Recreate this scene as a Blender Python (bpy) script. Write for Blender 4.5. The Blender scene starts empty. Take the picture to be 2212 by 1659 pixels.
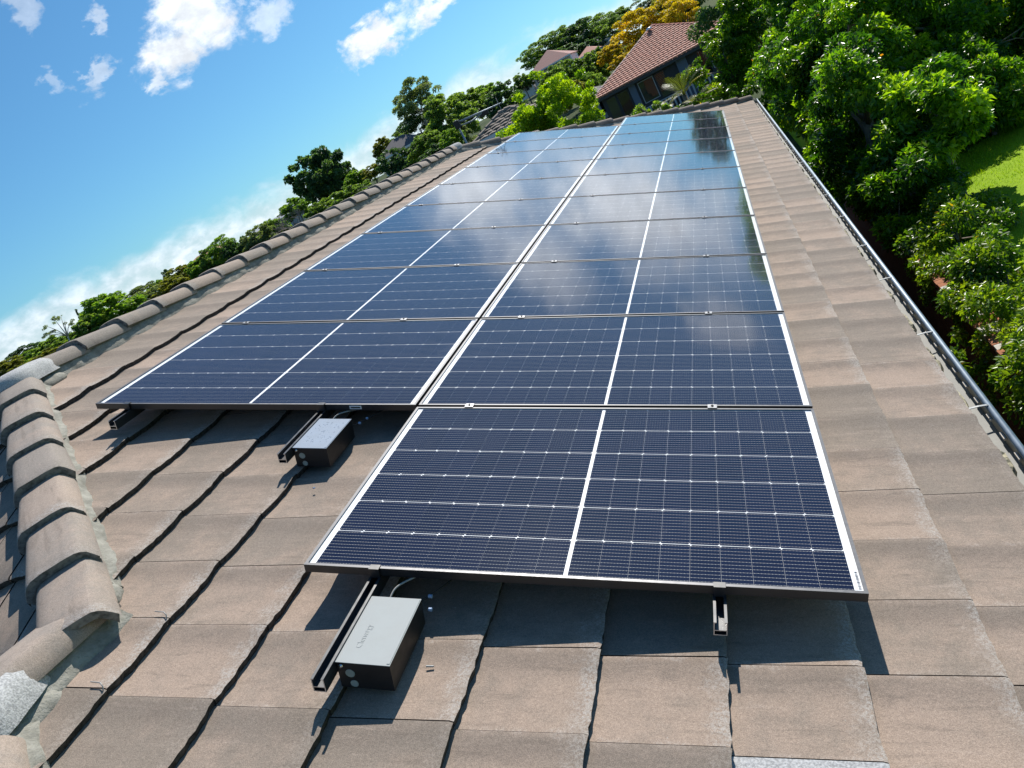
import bpy, bmesh, math, random
import numpy as np
from mathutils import Vector, Matrix

S = bpy.context.scene
COL = S.collection
PI = math.pi

# ------------------------------------------------------------------ camera, sky, sun, exposure
CAM = Vector((3.337484, -2.9417, 0.233605))
RC = Matrix(((0.86875676, 0.34939063, 0.3509813),
             (0.18777634, 0.42339968, -0.88626901),
             (-0.45825946, 0.83585818, 0.30222404)))
cd = bpy.data.cameras.new('camera')
cam = bpy.data.objects.new('camera', cd)
COL.objects.link(cam)
cam.matrix_world = Matrix.Translation(CAM) @ RC.to_4x4()
cd.sensor_width = 36.0
cd.lens = 2846.07 / 3840 * 36
cd.shift_x = -0.0230
cd.shift_y = -0.0023
cd.clip_start = 0.05
cd.clip_end = 6000
S.camera = cam

SUN_V = Vector((0.155, 0.95, 1.027)).normalized()          # towards the sun
SUN_EL = math.asin(SUN_V.z)
SUN_AZ = math.atan2(SUN_V.x, SUN_V.y)                       # from +Y towards +X

sun_d = bpy.data.lights.new('sun', 'SUN')
sun_d.energy = 5.0
sun_d.angle = math.radians(0.5)
sun_d.color = (1.0, 0.95, 0.88)
sun = bpy.data.objects.new('sun', sun_d)
COL.objects.link(sun)
sun.rotation_euler = (-SUN_V).to_track_quat('-Z', 'Y').to_euler()

S.view_settings.view_transform = 'Standard'
S.view_settings.look = 'None'
S.view_settings.exposure = 0.32
S.view_settings.gamma = 1.0
S.view_settings.use_curve_mapping = False
S.render.engine = 'CYCLES'
S.cycles.max_bounces = 8
S.cycles.transparent_max_bounces = 12
S.cycles.use_denoising = True

W_ = bpy.data.worlds.new('World')
S.world = W_
W_.use_nodes = True


class NT:
    """small node helper"""
    def __init__(self, nt):
        self.nt = nt
        nt.nodes.clear()

    def n(self, t, **kw):
        nd = self.nt.nodes.new(t)
        for k, v in kw.items():
            if k == 'ins':
                for i, x in v.items():
                    self.put(nd.inputs[i], x)
            else:
                setattr(nd, k, v)
        return nd

    def put(self, sock, x):
        if isinstance(x, bpy.types.NodeSocket):
            self.nt.links.new(x, sock)
        else:
            if hasattr(sock, 'default_value'):
                try:
                    sock.default_value = x
                except Exception:
                    sock.default_value = (x[0], x[1], x[2], 1.0)

    def m(self, op, a, b=0.0, c=0.0, clamp=False):
        nd = self.n('ShaderNodeMath', operation=op, use_clamp=clamp)
        self.put(nd.inputs[0], a)
        self.put(nd.inputs[1], b)
        if len(nd.inputs) > 2:
            self.put(nd.inputs[2], c)
        return nd.outputs[0]

    def ss(self, x, a, b, lo=0.0, hi=1.0):
        nd = self.n('ShaderNodeMapRange', interpolation_type='SMOOTHSTEP')
        self.put(nd.inputs[0], x)
        for i, v in enumerate((a, b, lo, hi)):
            self.put(nd.inputs[i + 1], v)
        return nd.outputs[0]

    def mix(self, f, a, b, blend='MIX'):
        nd = self.n('ShaderNodeMix', data_type='RGBA', blend_type=blend)
        self.put(nd.inputs[0], f)
        self.put(nd.inputs[6], c4(a))
        self.put(nd.inputs[7], c4(b))
        return nd.outputs[2]

    def noise(self, vec, scale, detail=4.0, rough=0.55, dist=0.0):
        nd = self.n('ShaderNodeTexNoise')
        if vec is not None:
            self.put(nd.inputs['Vector'], vec)
        nd.inputs['Scale'].default_value = scale
        nd.inputs['Detail'].default_value = detail
        nd.inputs['Roughness'].default_value = rough
        nd.inputs['Distortion'].default_value = dist
        return nd.outputs[0]


def c4(c):
    if isinstance(c, bpy.types.NodeSocket):
        return c
    return (c[0], c[1], c[2], 1.0)


def build_world():
    t = NT(W_.node_tree)
    sky = t.n('ShaderNodeTexSky', sky_type='NISHITA')
    sky.sun_disc = False
    sky.sun_elevation = SUN_EL
    sky.sun_rotation = SUN_AZ
    sky.altitude = 0
    sky.air_density = 1.0
    sky.dust_density = 0.4
    sky.ozone_density = 2.5
    tc = t.n('ShaderNodeTexCoord')
    sep = t.n('ShaderNodeSeparateXYZ')
    t.put(sep.inputs[0], tc.outputs['Generated'])
    x, y, z = sep.outputs
    az = t.m('MULTIPLY', t.m('ARCTAN2', x, y), 57.29578)
    el = t.m('MULTIPLY', t.m('ARCSINE', z), 57.29578)
    cmb = t.n('ShaderNodeCombineXYZ')
    t.put(cmb.inputs[0], t.m('MULTIPLY', az, 0.1))
    t.put(cmb.inputs[1], t.m('MULTIPLY', el, 0.15))
    P = cmb.outputs[0]
    nz = t.noise(P, 2.2, 9.0, 0.62, 0.4)
    nz2 = t.noise(P, 6.5, 6.0, 0.6, 0.2)
    big = t.noise(P, 0.5, 4.0, 0.55)
    # cumulus clouds: (azimuth, elevation, half widths, tilt, strength)
    clouds = [(-32.4, 13.6, 2.9, 1.8, 20, 1.0), (-29.4, 15.2, 3.2, 2.3, 0, 1.0), (-33.9, 12.6, 1.3, 0.8, 40, .75),
              (-25.2, 13.0, 1.9, 1.0, 30, .55), (-19.4, 8.9, 3.6, 1.1, 12, 1.0), (-15.6, 8.7, 3.0, 0.9, 10, .95),
              (-36.6, 14.2, 1.5, 0.6, 20, .5), (-34.9, 16.8, 0.7, 0.9, 0, .5), (-39.2, 14.8, 0.6, 0.5, 0, .3), (-38.4, 19.0, 1.0, 1.0, 0, .4),
              (-11.0, 15.4, 6.4, 4.2, 0, .95), (0.5, 13.2, 11.5, 5.2, 0, 1.0), (-5.0, 19.0, 6.0, 3.4, 10, .75), (9.5, 18.5, 4.0, 2.0, 0, .6),
              (27.0, 20.0, 8.0, 3.0, 0, .8), (55.0, 16.0, 9.0, 3.5, 0, .9), (-60.0, 17.0, 7.0, 3.0, 0, .9), (100.0, 22.0, 11.0, 4.5, 0, .9),
              (-100.0, 19.0, 11.0, 4.0, 0, .9), (150.0, 24.0, 12.0, 5.0, 0, .9), (-150.0, 21.0, 13.0, 4.0, 0, .9)]
    azw = t.m('ADD', az, t.m('MULTIPLY', t.m('SUBTRACT', nz2, 0.5), 4.0))
    elw = t.m('ADD', el, t.m('MULTIPLY', t.m('SUBTRACT', t.noise(P, 4.7, 7.0, 0.62, 0.3), 0.5), 3.2))
    dens = 0.0
    for (ca, ce, ra, re, tilt, st) in clouds:
        a = math.radians(tilt)
        dx = t.m('SUBTRACT', azw, ca)
        dy = t.m('SUBTRACT', elw, ce)
        ex = t.m('ADD', t.m('MULTIPLY', dx, math.cos(a) / ra), t.m('MULTIPLY', dy, math.sin(a) / ra))
        ey = t.m('ADD', t.m('MULTIPLY', dx, -math.sin(a) / re), t.m('MULTIPLY', dy, math.cos(a) / re))
        r2 = t.m('ADD', t.m('MULTIPLY', ex, ex), t.m('MULTIPLY', ey, ey))
        k = t.m('SUBTRACT', 1.0, t.m('SQRT', r2))
        f = t.m('ADD', k, t.m('MULTIPLY', t.m('SUBTRACT', nz, 0.5), 2.6 if re < 3.0 else 1.3))
        f = t.m('MULTIPLY', t.ss(f, -0.12, 0.62 if re < 3.0 else 0.9), st)
        f = t.m('MULTIPLY', f, t.ss(k, -1.1, -0.2))
        dens = t.m('MAXIMUM', dens, f)
    # bank of far cloud along the horizon
    top = t.m('ADD', 4.0, t.m('MULTIPLY', t.m('SUBTRACT', big, 0.5), 3.5))
    kb = t.m('SUBTRACT', top, el)
    fb = t.m('ADD', kb, t.m('MULTIPLY', t.m('SUBTRACT', nz, 0.5), 3.2))
    fb = t.m('MULTIPLY', t.ss(fb, -0.3, 1.5), t.ss(nz2, 0.25, 0.75, 0.5, 0.9))
    dens = t.m('MAXIMUM', dens, fb)
    shade = t.ss(nz2, 0.30, 0.70, 0.80, 1.08)
    sd = t.n('ShaderNodeVectorMath', operation='DOT_PRODUCT', ins={0: tc.outputs['Generated'], 1: tuple(SUN_V)})
    shade = t.m('MULTIPLY', shade, t.ss(sd.outputs['Value'], 0.66, 0.90, 1.0, 1.9))
    cw = t.mix(1.0, (13.0, 13.9, 15.0), t.n('ShaderNodeCombineColor', ins={0: shade, 1: shade, 2: shade}).outputs[0], 'MULTIPLY')
    skyc = t.mix(1.0, sky.outputs[0], (0.70, 1.26, 1.54), 'MULTIPLY')
    col = t.mix(dens, skyc, cw)
    bg = t.n('ShaderNodeBackground', ins={0: col})
    bg.inputs[1].default_value = 0.060
    out = t.n('ShaderNodeOutputWorld')
    t.nt.links.new(bg.outputs[0], out.inputs[0])


build_world()

# ------------------------------------------------------------------ helpers
TH = math.radians(22.5)
A_ = Vector((0, 1, 0))
B_ = Vector((math.cos(TH), 0, -math.sin(TH)))
N_ = Vector((math.sin(TH), 0, math.cos(TH)))


def W(a, b, n):
    """roof coordinates (along the ridge, down the slope, out of the roof) to world"""
    return A_ * a + B_ * b + N_ * n


ROOFM = Matrix((A_, B_, -N_)).transposed().to_4x4()        # local x = a, y = b, z = -n
ROOFF = Matrix((B_, A_, N_)).transposed().to_4x4()         # local x = b, y = a, z = n  (right handed)


def ray(x, y):
    """direction through a point of the photograph given at 2212 x 1659"""
    k = 3840 / 2212
    d = Vector(((x * k - 2008.34) / 2846.07, -(y * k - 1431.13) / 2846.07, -1.0))
    return (RC @ d)


def at(x, y, dist):
    d = ray(x, y)
    return CAM + d * (dist / math.hypot(d.x, d.y))


def smooth01(t):
    t = min(1.0, max(0.0, t))
    return t * t * (3 - 2 * t)


def gz(x, y):
    r = math.hypot(x - 3, y + 3)
    return -5.0 + 9.5 * smooth01((r - 28) / 210.0) - 5.5 * smooth01((r - 320) / 900.0)


def tag(o, label=None, cat=None, group=None, kind=None):
    if label:
        o['label'] = label
    if cat:
        o['category'] = cat
    if group:
        o['group'] = group
    if kind:
        o['kind'] = kind
    return o


def empty(name, loc=(0, 0, 0), label=None, cat=None, group=None, rot=None):
    o = bpy.data.objects.new(name, None)
    o.empty_display_size = 0.1
    COL.objects.link(o)
    o.location = loc
    if rot:
        o.rotation_euler = rot
    return tag(o, label, cat, group)


def link(name, me, parent=None, mat=None, loc=None, world=True):
    """object for a mesh; the mesh is in world coordinates unless told otherwise, and stays put under its parent"""
    o = bpy.data.objects.new(name, me)
    COL.objects.link(o)
    if mat:
        for mm in (mat if isinstance(mat, (list, tuple)) else [mat]):
            me.materials.append(mm)
    if parent:
        o.parent = parent
        if world:
            o.matrix_parent_inverse = base_matrix(parent).inverted()
    if loc is not None:
        o.location = loc
    return o


def base_matrix(o):
    m = Matrix.LocRotScale(o.location, o.rotation_euler, o.scale)
    if o.parent:
        m = base_matrix(o.parent) @ o.matrix_parent_inverse @ m
    return m


class MB:
    """collects faces, builds one mesh"""
    def __init__(self):
        self.v = []
        self.f = []
        self.mi = []

    def poly(self, pts, mi=0):
        i = len(self.v)
        self.v += [tuple(p) for p in pts]
        self.f.append(tuple(range(i, i + len(pts))))
        self.mi.append(mi)

    def box(self, x0, x1, y0, y1, z0, z1, M=None, mi=0):
        c = [Vector((x, y, z)) for z in (z0, z1) for y in (y0, y1) for x in (x0, x1)]
        if M is not None:
            c = [M @ p for p in c]
        i = len(self.v)
        self.v += [tuple(p) for p in c]
        for q in ((0, 2, 3, 1), (4, 5, 7, 6), (0, 1, 5, 4), (2, 6, 7, 3), (0, 4, 6, 2), (1, 3, 7, 5)):
            self.f.append(tuple(i + k for k in q))
            self.mi.append(mi)

    def bar(self, p, q, w, h, up=Vector((0, 0, 1)), mi=0):
        p, q = Vector(p), Vector(q)
        d = (q - p)
        L = d.length
        d.normalize()
        s = d.cross(up)
        if s.length < 1e-4:
            s = d.cross(Vector((1, 0, 0)))
        s.normalize()
        u = s.cross(d)
        M = Matrix((s, d, u)).transposed().to_4x4()
        M.translation = p
        self.box(-w / 2, w / 2, 0, L, -h / 2, h / 2, M, mi)

    def tube(self, pts, rad, seg=8, mi=0, cap=True):
        pts = [Vector(p) for p in pts]
        n = len(pts)
        if not isinstance(rad, (list, tuple)):
            rad = [rad] * n
        i0 = len(self.v)
        pu = None
        for k in range(n):
            d = (pts[min(k + 1, n - 1)] - pts[max(k - 1, 0)]).normalized()
            if pu is None:
                pu = d.cross(Vector((0.31, 0.83, 0.46)))
                if pu.length < 1e-3:
                    pu = d.cross(Vector((1, 0, 0)))
            u = (pu - d * pu.dot(d)).normalized()
            w = d.cross(u)
            pu = u
            for s in range(seg):
                a = 2 * PI * s / seg
                self.v.append(tuple(pts[k] + (u * math.cos(a) + w * math.sin(a)) * rad[k]))
        for k in range(n - 1):
            for s in range(seg):
                s2 = (s + 1) % seg
                self.f.append((i0 + k * seg + s, i0 + k * seg + s2, i0 + (k + 1) * seg + s2, i0 + (k + 1) * seg + s))
                self.mi.append(mi)
        if cap:
            self.f.append(tuple(i0 + s for s in reversed(range(seg))))
            self.f.append(tuple(i0 + (n - 1) * seg + s for s in range(seg)))
            self.mi += [mi, mi]

    def lathe(self, prof, seg, M, mi=0):
        i0 = len(self.v)
        for (r, z) in prof:
            for s in range(seg):
                a = 2 * PI * s / seg
                self.v.append(tuple(M @ Vector((r * math.cos(a), r * math.sin(a), z))))
        for k in range(len(prof) - 1):
            for s in range(seg):
                s2 = (s + 1) % seg
                self.f.append((i0 + k * seg + s, i0 + k * seg + s2, i0 + (k + 1) * seg + s2, i0 + (k + 1) * seg + s))
                self.mi.append(mi)
        self.f.append(tuple(i0 + s for s in reversed(range(seg))))
        self.f.append(tuple(i0 + (len(prof) - 1) * seg + s for s in range(seg)))
        self.mi += [mi, mi]

    def mesh(self, name, smooth=False):
        me = bpy.data.meshes.new(name)
        me.from_pydata(self.v, [], self.f)
        me.polygons.foreach_set('material_index', self.mi)
        if smooth:
            me.polygons.foreach_set('use_smooth', [True] * len(me.polygons))
        me.update()
        return me

    def build(self, name, mat, parent=None, smooth=False, world=True, bevel=0):
        me = self.mesh(name, smooth)
        o = link(name, me, parent, mat, world=world)
        if bevel:
            b = o.modifiers.new('bevel', 'BEVEL')
            b.width = bevel
            b.segments = 2
            b.limit_method = 'ANGLE'
        return o


# ------------------------------------------------------------------ materials
def mat(name):
    m = bpy.data.materials.new(name)
    m.use_nodes = True
    return m, NT(m.node_tree)


def finish(t, shader, disp=None):
    o = t.n('ShaderNodeOutputMaterial')
    t.nt.links.new(shader, o.inputs[0])
    return o


def pbsdf(t, col, rough=0.6, metal=0.0, spec=0.5, normal=None, **kw):
    b = t.n('ShaderNodeBsdfPrincipled')
    t.put(b.inputs['Base Color'], c4(col))
    t.put(b.inputs['Roughness'], rough)
    t.put(b.inputs['Metallic'], metal)
    t.put(b.inputs['Specular IOR Level'], spec)
    if normal is not None:
        t.put(b.inputs['Normal'], normal)
    for k, v in kw.items():
        t.put(b.inputs[k], v)
    return b.outputs[0]


def bump(t, h, strength=0.3, dist=0.01):
    nd = t.n('ShaderNodeBump')
    t.put(nd.inputs['Height'], h)
    nd.inputs['Strength'].default_value = strength
    nd.inputs['Distance'].default_value = dist
    return nd.outputs[0]


def flat(name, col, rough=0.6, metal=0.0, spec=0.5, var=0.12, scale=30.0, bmp=0.0):
    m, t = mat(name)
    tc = t.n('ShaderNodeTexCoord')
    nz = t.noise(tc.outputs['Object'], scale, 5)
    f = t.ss(nz, 0.3, 0.7, 1 - var, 1 + var)
    c = t.mix(1.0, col, t.n('ShaderNodeCombineColor', ins={0: f, 1: f, 2: f}).outputs[0], 'MULTIPLY')
    nrm = bump(t, nz, bmp, 0.01) if bmp else None
    finish(t, pbsdf(t, c, t.ss(nz, 0.3, 0.7, rough * 0.9, min(1, rough * 1.1)), metal, spec, nrm))
    return m


def make_tile_mat(name='concrete_tile', pink=(0.325, 0.248, 0.194), brown=(0.215, 0.177, 0.143), grey=(0.38, 0.365, 0.34)):
    m, t = mat(name)
    tc = t.n('ShaderNodeTexCoord')
    uv = t.n('ShaderNodeSeparateXYZ', ins={0: tc.outputs['UV']}).outputs
    u, v = uv[0], uv[1]
    at_ = t.n('ShaderNodeAttribute', attribute_name='tone')
    rnd = at_.outputs['Fac']
    geo = t.n('ShaderNodeNewGeometry').outputs['Position']
    big = t.noise(geo, 3.2, 4, 0.6)
    mid = t.noise(geo, 16.0, 5, 0.65)
    fine = t.noise(geo, 120.0, 4, 0.7)
    grain = t.noise(geo, 420.0, 2, 0.6)
    f = t.m('ADD', t.m('MULTIPLY', big, 0.75), t.m('MULTIPLY', mid, 0.55))
    f = t.m('ADD', f, t.m('MULTIPLY', t.m('SUBTRACT', rnd, 0.3), 0.40))
    c = t.mix(t.ss(f, 0.50, 0.95), brown, pink)
    # weather stain beside the joint on the far side of each tile
    st = t.m('MULTIPLY', t.ss(t.m('ADD', u, t.m('MULTIPLY', t.m('SUBTRACT', mid, 0.5), 0.7)), 0.60, 0.92), t.ss(u, 1.02, 0.90))
    st = t.m('MULTIPLY', st, t.ss(big, 0.35, 0.65, 0.25, 0.75))
    c = t.mix(st, c, (0.17, 0.14, 0.115))
    sv = t.n('ShaderNodeCombineXYZ', ins={0: t.m('MULTIPLY', u, 7.0), 1: t.m('MULTIPLY', v, 1.1), 2: t.m('MULTIPLY', rnd, 37.0)})
    sk = t.noise(sv.outputs[0], 1.6, 5, 0.6, 0.5)
    c = t.mix(t.m('MULTIPLY', t.ss(sk, 0.52, 0.78), 0.55), c, (0.155, 0.125, 0.10))
    c = t.mix(t.m('MULTIPLY', t.ss(sk, 0.42, 0.24), 0.35), c, (0.40, 0.32, 0.265))
    # worn pale edges at the butt and the joints
    wv = t.ss(t.m('ADD', v, t.m('MULTIPLY', t.m('SUBTRACT', mid, 0.5), 0.55)), 0.80, 1.02)
    wu = t.ss(t.m('ADD', t.m('ABSOLUTE', t.m('SUBTRACT', u, 0.5)), t.m('MULTIPLY', t.m('SUBTRACT', mid, 0.5), 0.45)), 0.44, 0.56)
    w = t.m('MULTIPLY', t.m('MAXIMUM', wv, t.m('MULTIPLY', wu, 0.6)), t.ss(fine, 0.35, 0.6))
    w = t.m('MULTIPLY', w, t.ss(t.m('ADD', rnd, big), 0.55, 1.25, 0.15, 0.85))
    c = t.mix(t.m('MULTIPLY', w, 0.7), c, grey)
    # lichen spots and sandy grain
    li = t.m('MULTIPLY', t.ss(t.noise(geo, 34.0, 6, 0.75), 0.66, 0.74), 0.5)
    c = t.mix(li, c, (0.50, 0.48, 0.43))
    g = t.m('MULTIPLY', t.ss(grain, 0.25, 0.75, 0.72, 1.28), t.ss(fine, 0.3, 0.7, 0.88, 1.12))
    c = t.mix(1.0, c, t.n('ShaderNodeCombineColor', ins={0: g, 1: g, 2: g}).outputs[0], 'MULTIPLY')
    h = t.m('ADD', t.m('MULTIPLY', fine, 0.5), t.m('MULTIPLY', grain, 0.5))
    finish(t, pbsdf(t, c, 0.88, 0, 0.35, bump(t, h, 0.55, 0.004)))
    return m


def make_mortar():
    m, t = mat('mortar')
    geo = t.n('ShaderNodeNewGeometry').outputs['Position']
    a = t.noise(geo, 14, 6, 0.65)
    b = t.noise(geo, 90, 4, 0.7)
    c = t.mix(t.ss(a, 0.3, 0.7), (0.215, 0.208, 0.178), (0.365, 0.353, 0.305))
    c = t.mix(t.m('MULTIPLY', t.ss(b, 0.5, 0.7), 0.45), c, (0.17, 0.165, 0.13))
    finish(t, pbsdf(t, c, 0.95, 0, 0.2, bump(t, t.m('ADD', a, b), 0.7, 0.008)))
    return m


def make_cell():
    m, t = mat('silicon_cell')
    tc = t.n('ShaderNodeTexCoord')
    at_ = t.n('ShaderNodeUVMap', uv_map='UVMap')
    s = t.n('ShaderNodeSeparateXYZ', ins={0: at_.outputs[0]}).outputs
    x, y = s[0], s[1]                                       # x across the wires (0..11 wires), y along them
    fr = t.m('ABSOLUTE', t.m('SUBTRACT', t.m('FRACT', x), 0.5))
    wire = t.ss(fr, 0.040, 0.018)
    pad = t.m('ABSOLUTE', t.m('SUBTRACT', t.m('FRACT', t.m('MULTIPLY', y, 9.0)), 0.5))
    padm = t.m('MULTIPLY', t.ss(fr, 0.085, 0.05), t.ss(pad, 0.10, 0.06))
    wm = t.m('MAXIMUM', t.m('MULTIPLY', wire, 0.75), padm)
    nz = t.noise(tc.outputs['Object'], 3.0, 3)
    oi = t.n('ShaderNodeObjectInfo').outputs['Random']
    nz = t.m('ADD', t.m('MULTIPLY', nz, 0.6), t.m('MULTIPLY', oi, 0.55))
    base = t.mix(nz, (0.006, 0.0085, 0.027), (0.009, 0.012, 0.037))
    c = t.mix(wm, base, (0.45, 0.44, 0.42))
    rough = t.mix(wm, (0.42, 0.42, 0.42), (0.35, 0.35, 0.35))
    sep = t.n('ShaderNodeSeparateColor', ins={0: rough}).outputs[0]
    finish(t, pbsdf(t, c, sep, 0, 0.0))
    return m


def make_glass(name, rough=0.05, ior=1.45, tint=(1, 1, 1), smudge=True):
    m, t = mat(name)
    g0 = t.n('ShaderNodeNewGeometry')
    dp = t.n('ShaderNodeVectorMath', operation='DOT_PRODUCT', ins={0: g0.outputs['Incoming'], 1: g0.outputs['Normal']})
    cosv = t.m('ABSOLUTE', dp.outputs['Value'])
    f0 = ((ior - 1) / (ior + 1)) ** 2
    frv = t.m('ADD', f0, t.m('MULTIPLY', 1 - f0, t.m('POWER', t.m('SUBTRACT', 1.0, cosv, clamp=True), 5.0)))
    tr = t.n('ShaderNodeBsdfTransparent', ins={0: c4(tint)})
    geo = t.n('ShaderNodeNewGeometry').outputs['Position']
    gl = t.n('ShaderNodeBsdfGlossy', ins={0: (1, 1, 1, 1)})
    if smudge:
        a = t.noise(geo, 2.6, 6, 0.7)
        t.put(gl.inputs['Roughness'], t.ss(a, 0.3, 0.75, rough, rough * 1.5))
    else:
        gl.inputs['Roughness'].default_value = rough
    mx = t.n('ShaderNodeMixShader')
    t.put(mx.inputs[0], frv)
    t.nt.links.new(tr.outputs[0], mx.inputs[1])
    t.nt.links.new(gl.outputs[0], mx.inputs[2])
    sh = mx.outputs[0]
    if smudge:                                             # faint dust film and hand smears on the glass
        df = t.n('ShaderNodeBsdfDiffuse', ins={0: (0.55, 0.6, 0.68, 1)})
        sm = t.m('MULTIPLY', t.ss(t.noise(geo, 5.0, 7, 0.7, 1.2), 0.62, 0.80), 0.10)
        sm = t.m('ADD', sm, 0.001)
        mx2 = t.n('ShaderNodeMixShader')
        t.put(mx2.inputs[0], sm)
        t.nt.links.new(sh, mx2.inputs[1])
        t.nt.links.new(df.outputs[0], mx2.inputs[2])
        sh = mx2.outputs[0]
    finish(t, sh)
    return m


def make_leaf(name, dark, mid, light, trans=0.35, rough=0.38, accent=None):
    m, t = mat(name)
    a = t.n('ShaderNodeAttribute', attribute_name='tone').outputs['Fac']
    oi = t.n('ShaderNodeObjectInfo').outputs['Random']
    a2 = t.m('ADD', a, t.m('MULTIPLY', t.m('SUBTRACT', oi, 0.5), 0.16))
    c = t.mix(t.ss(a2, 0.0, 0.5), dark, mid)
    c = t.mix(t.ss(a2, 0.5, 0.97), c, light)
    if accent:
        c = t.mix(t.ss(a, 0.975, 0.985), c, accent)
    b = pbsdf(t, c, rough, 0, 0.45)
    tl = t.n('ShaderNodeBsdfTranslucent')
    t.put(tl.inputs[0], t.mix(1.0, c, (1.9, 1.9, 0.6), 'MULTIPLY'))
    mx = t.n('ShaderNodeMixShader')
    mx.inputs[0].default_value = trans
    t.nt.links.new(b, mx.inputs[1])
    t.nt.links.new(tl.outputs[0], mx.inputs[2])
    finish(t, mx.outputs[0])
    return m


M = {}
M['tile'] = make_tile_mat()
M['butt'] = flat('shaded_grimy_tile_edge', (0.055, 0.050, 0.046), 0.95, 0, 0.15, 0.5, 60, 0.6)  # old grime, with the shade on the butt faces put into the colour
M['capend'] = flat('shaded_cap_end', (0.15, 0.148, 0.142), 0.95, 0, 0.15, 0.45, 50, 0.6)  # shade on the exposed cap ends put into a darker grey
M['cap'] = make_tile_mat('cap_tile', (0.335, 0.268, 0.218), (0.255, 0.222, 0.192), (0.37, 0.365, 0.35))
M['greycap'] = flat('weathered_cap', (0.40, 0.40, 0.395), 0.95, 0, 0.2, 0.3, 160, 0.3)
M['mortar'] = make_mortar()
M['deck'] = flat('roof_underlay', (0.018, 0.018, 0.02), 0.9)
M['frame'] = flat('black_anodised', (0.016, 0.016, 0.018), 0.36, 0.0, 0.75, 0.1, 60)
M['lip'] = flat('sunlit_frame_lip', (0.11, 0.11, 0.115), 0.45, 0.5, 0.5, 0.05, 60)  # sun glare on the black anodised lip put into a paler grey
M['clampm'] = flat('clamp_metal', (0.22, 0.22, 0.225), 0.4, 0.8, 0.5, 0.1, 60)
M['alu'] = flat('cut_aluminium', (0.62, 0.63, 0.65), 0.35, 0.9)
M['rail'] = flat('black_rail', (0.022, 0.023, 0.027), 0.33, 0.0, 0.8)
M['back'] = flat('white_backsheet', (0.82, 0.84, 0.85), 0.55, 0, 0.4, 0.03)
M['cell'] = make_cell()
M['glass'] = make_glass('panel_glass')
M['boxside'] = flat('black_powder_coat', (0.018, 0.016, 0.016), 0.5, 0, 0.4)
M['lid'] = flat('grey_lid', (0.34, 0.36, 0.355), 0.6, 0, 0.15, 0.05, 14)
M['lid2'] = flat('grey_lid_blue', (0.25, 0.30, 0.37), 0.6, 0, 0.15, 0.06, 14)
M['gland'] = flat('grey_gland', (0.30, 0.36, 0.34), 0.5)
M['steel'] = flat('stainless', (0.62, 0.61, 0.62), 0.2, 1.0)
M['cable'] = flat('grey_cable', (0.35, 0.34, 0.32), 0.5)
M['blackcable'] = flat('black_cable', (0.015, 0.015, 0.016), 0.5)
M['tagblue'] = flat('pale_blue_tag', (0.30, 0.42, 0.62), 0.5)
M['zinc'] = flat('zinc_gutter', (0.25, 0.30, 0.345), 0.55, 0.55, 0.5, 0.15, 12)
M['zincin'] = flat('gutter_inside', (0.22, 0.22, 0.205), 0.7, 0.1, 0.4, 0.25, 14)
M['zincpale'] = flat('bright_zinc', (0.24, 0.25, 0.25), 0.6, 0.3)
M['silt'] = flat('gutter_silt', (0.42, 0.385, 0.27), 0.95, 0, 0.2, 0.35, 45, 0.8)
M['paintblue'] = flat('blue_plastic', (0.10, 0.36, 0.62), 0.35)
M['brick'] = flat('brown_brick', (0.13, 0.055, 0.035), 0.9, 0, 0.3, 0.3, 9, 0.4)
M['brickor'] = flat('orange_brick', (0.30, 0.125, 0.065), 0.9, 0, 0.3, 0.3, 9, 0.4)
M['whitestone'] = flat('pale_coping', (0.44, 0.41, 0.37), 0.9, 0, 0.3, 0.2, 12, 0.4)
M['joint'] = flat('mortar_joint', (0.14, 0.12, 0.10), 0.95)
M['bark'] = flat('grey_bark', (0.20, 0.17, 0.14), 0.9, 0, 0.3, 0.35, 6, 0.6)
M['palebark'] = flat('pale_bark', (0.42, 0.38, 0.33), 0.85, 0, 0.3, 0.25, 4, 0.4)
M['twig'] = flat('dead_twig', (0.30, 0.25, 0.215), 0.9, 0, 0.3, 0.2, 4)
M['redtile'] = flat('terracotta_tile', (0.52, 0.245, 0.175), 0.8, 0, 0.4, 0.22, 5, 0.3)
M['redcap'] = flat('terracotta_cap', (0.55, 0.39, 0.32), 0.8, 0, 0.4, 0.22, 7, 0.3)
M['redcap2'] = flat('red_ridge_cap', (0.34, 0.10, 0.07), 0.8, 0, 0.4, 0.22, 7, 0.3)
M['browntile'] = flat('brown_tile', (0.20, 0.165, 0.135), 0.85, 0, 0.4, 0.25, 5, 0.3)
M['slate'] = flat('slate_roof', (0.10, 0.095, 0.10), 0.8, 0, 0.4, 0.2, 3)
M['pinkroof'] = flat('pink_roof', (0.36, 0.20, 0.17), 0.85, 0, 0.3, 0.15, 2)
M['darkwall'] = flat('dark_render', (0.045, 0.048, 0.055), 0.85)
M['bluewall'] = flat('blue_grey_render', (0.12, 0.15, 0.21), 0.85)
M['white'] = flat('white_paint', (0.70, 0.71, 0.72), 0.6, 0, 0.4, 0.06, 3)
M['greywall'] = flat('grey_render', (0.42, 0.43, 0.45), 0.8, 0, 0.3, 0.08, 3)
M['winframe'] = flat('dark_frame', (0.03, 0.032, 0.036), 0.5)
M['blind'] = flat('cream_blind', (0.55, 0.56, 0.50), 0.7)
M['pane'] = make_glass('window_glass', 0.01, 1.6, (0.55, 0.62, 0.6), False)
M['curtain'] = flat('green_curtain', (0.22, 0.28, 0.22), 0.8)


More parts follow.
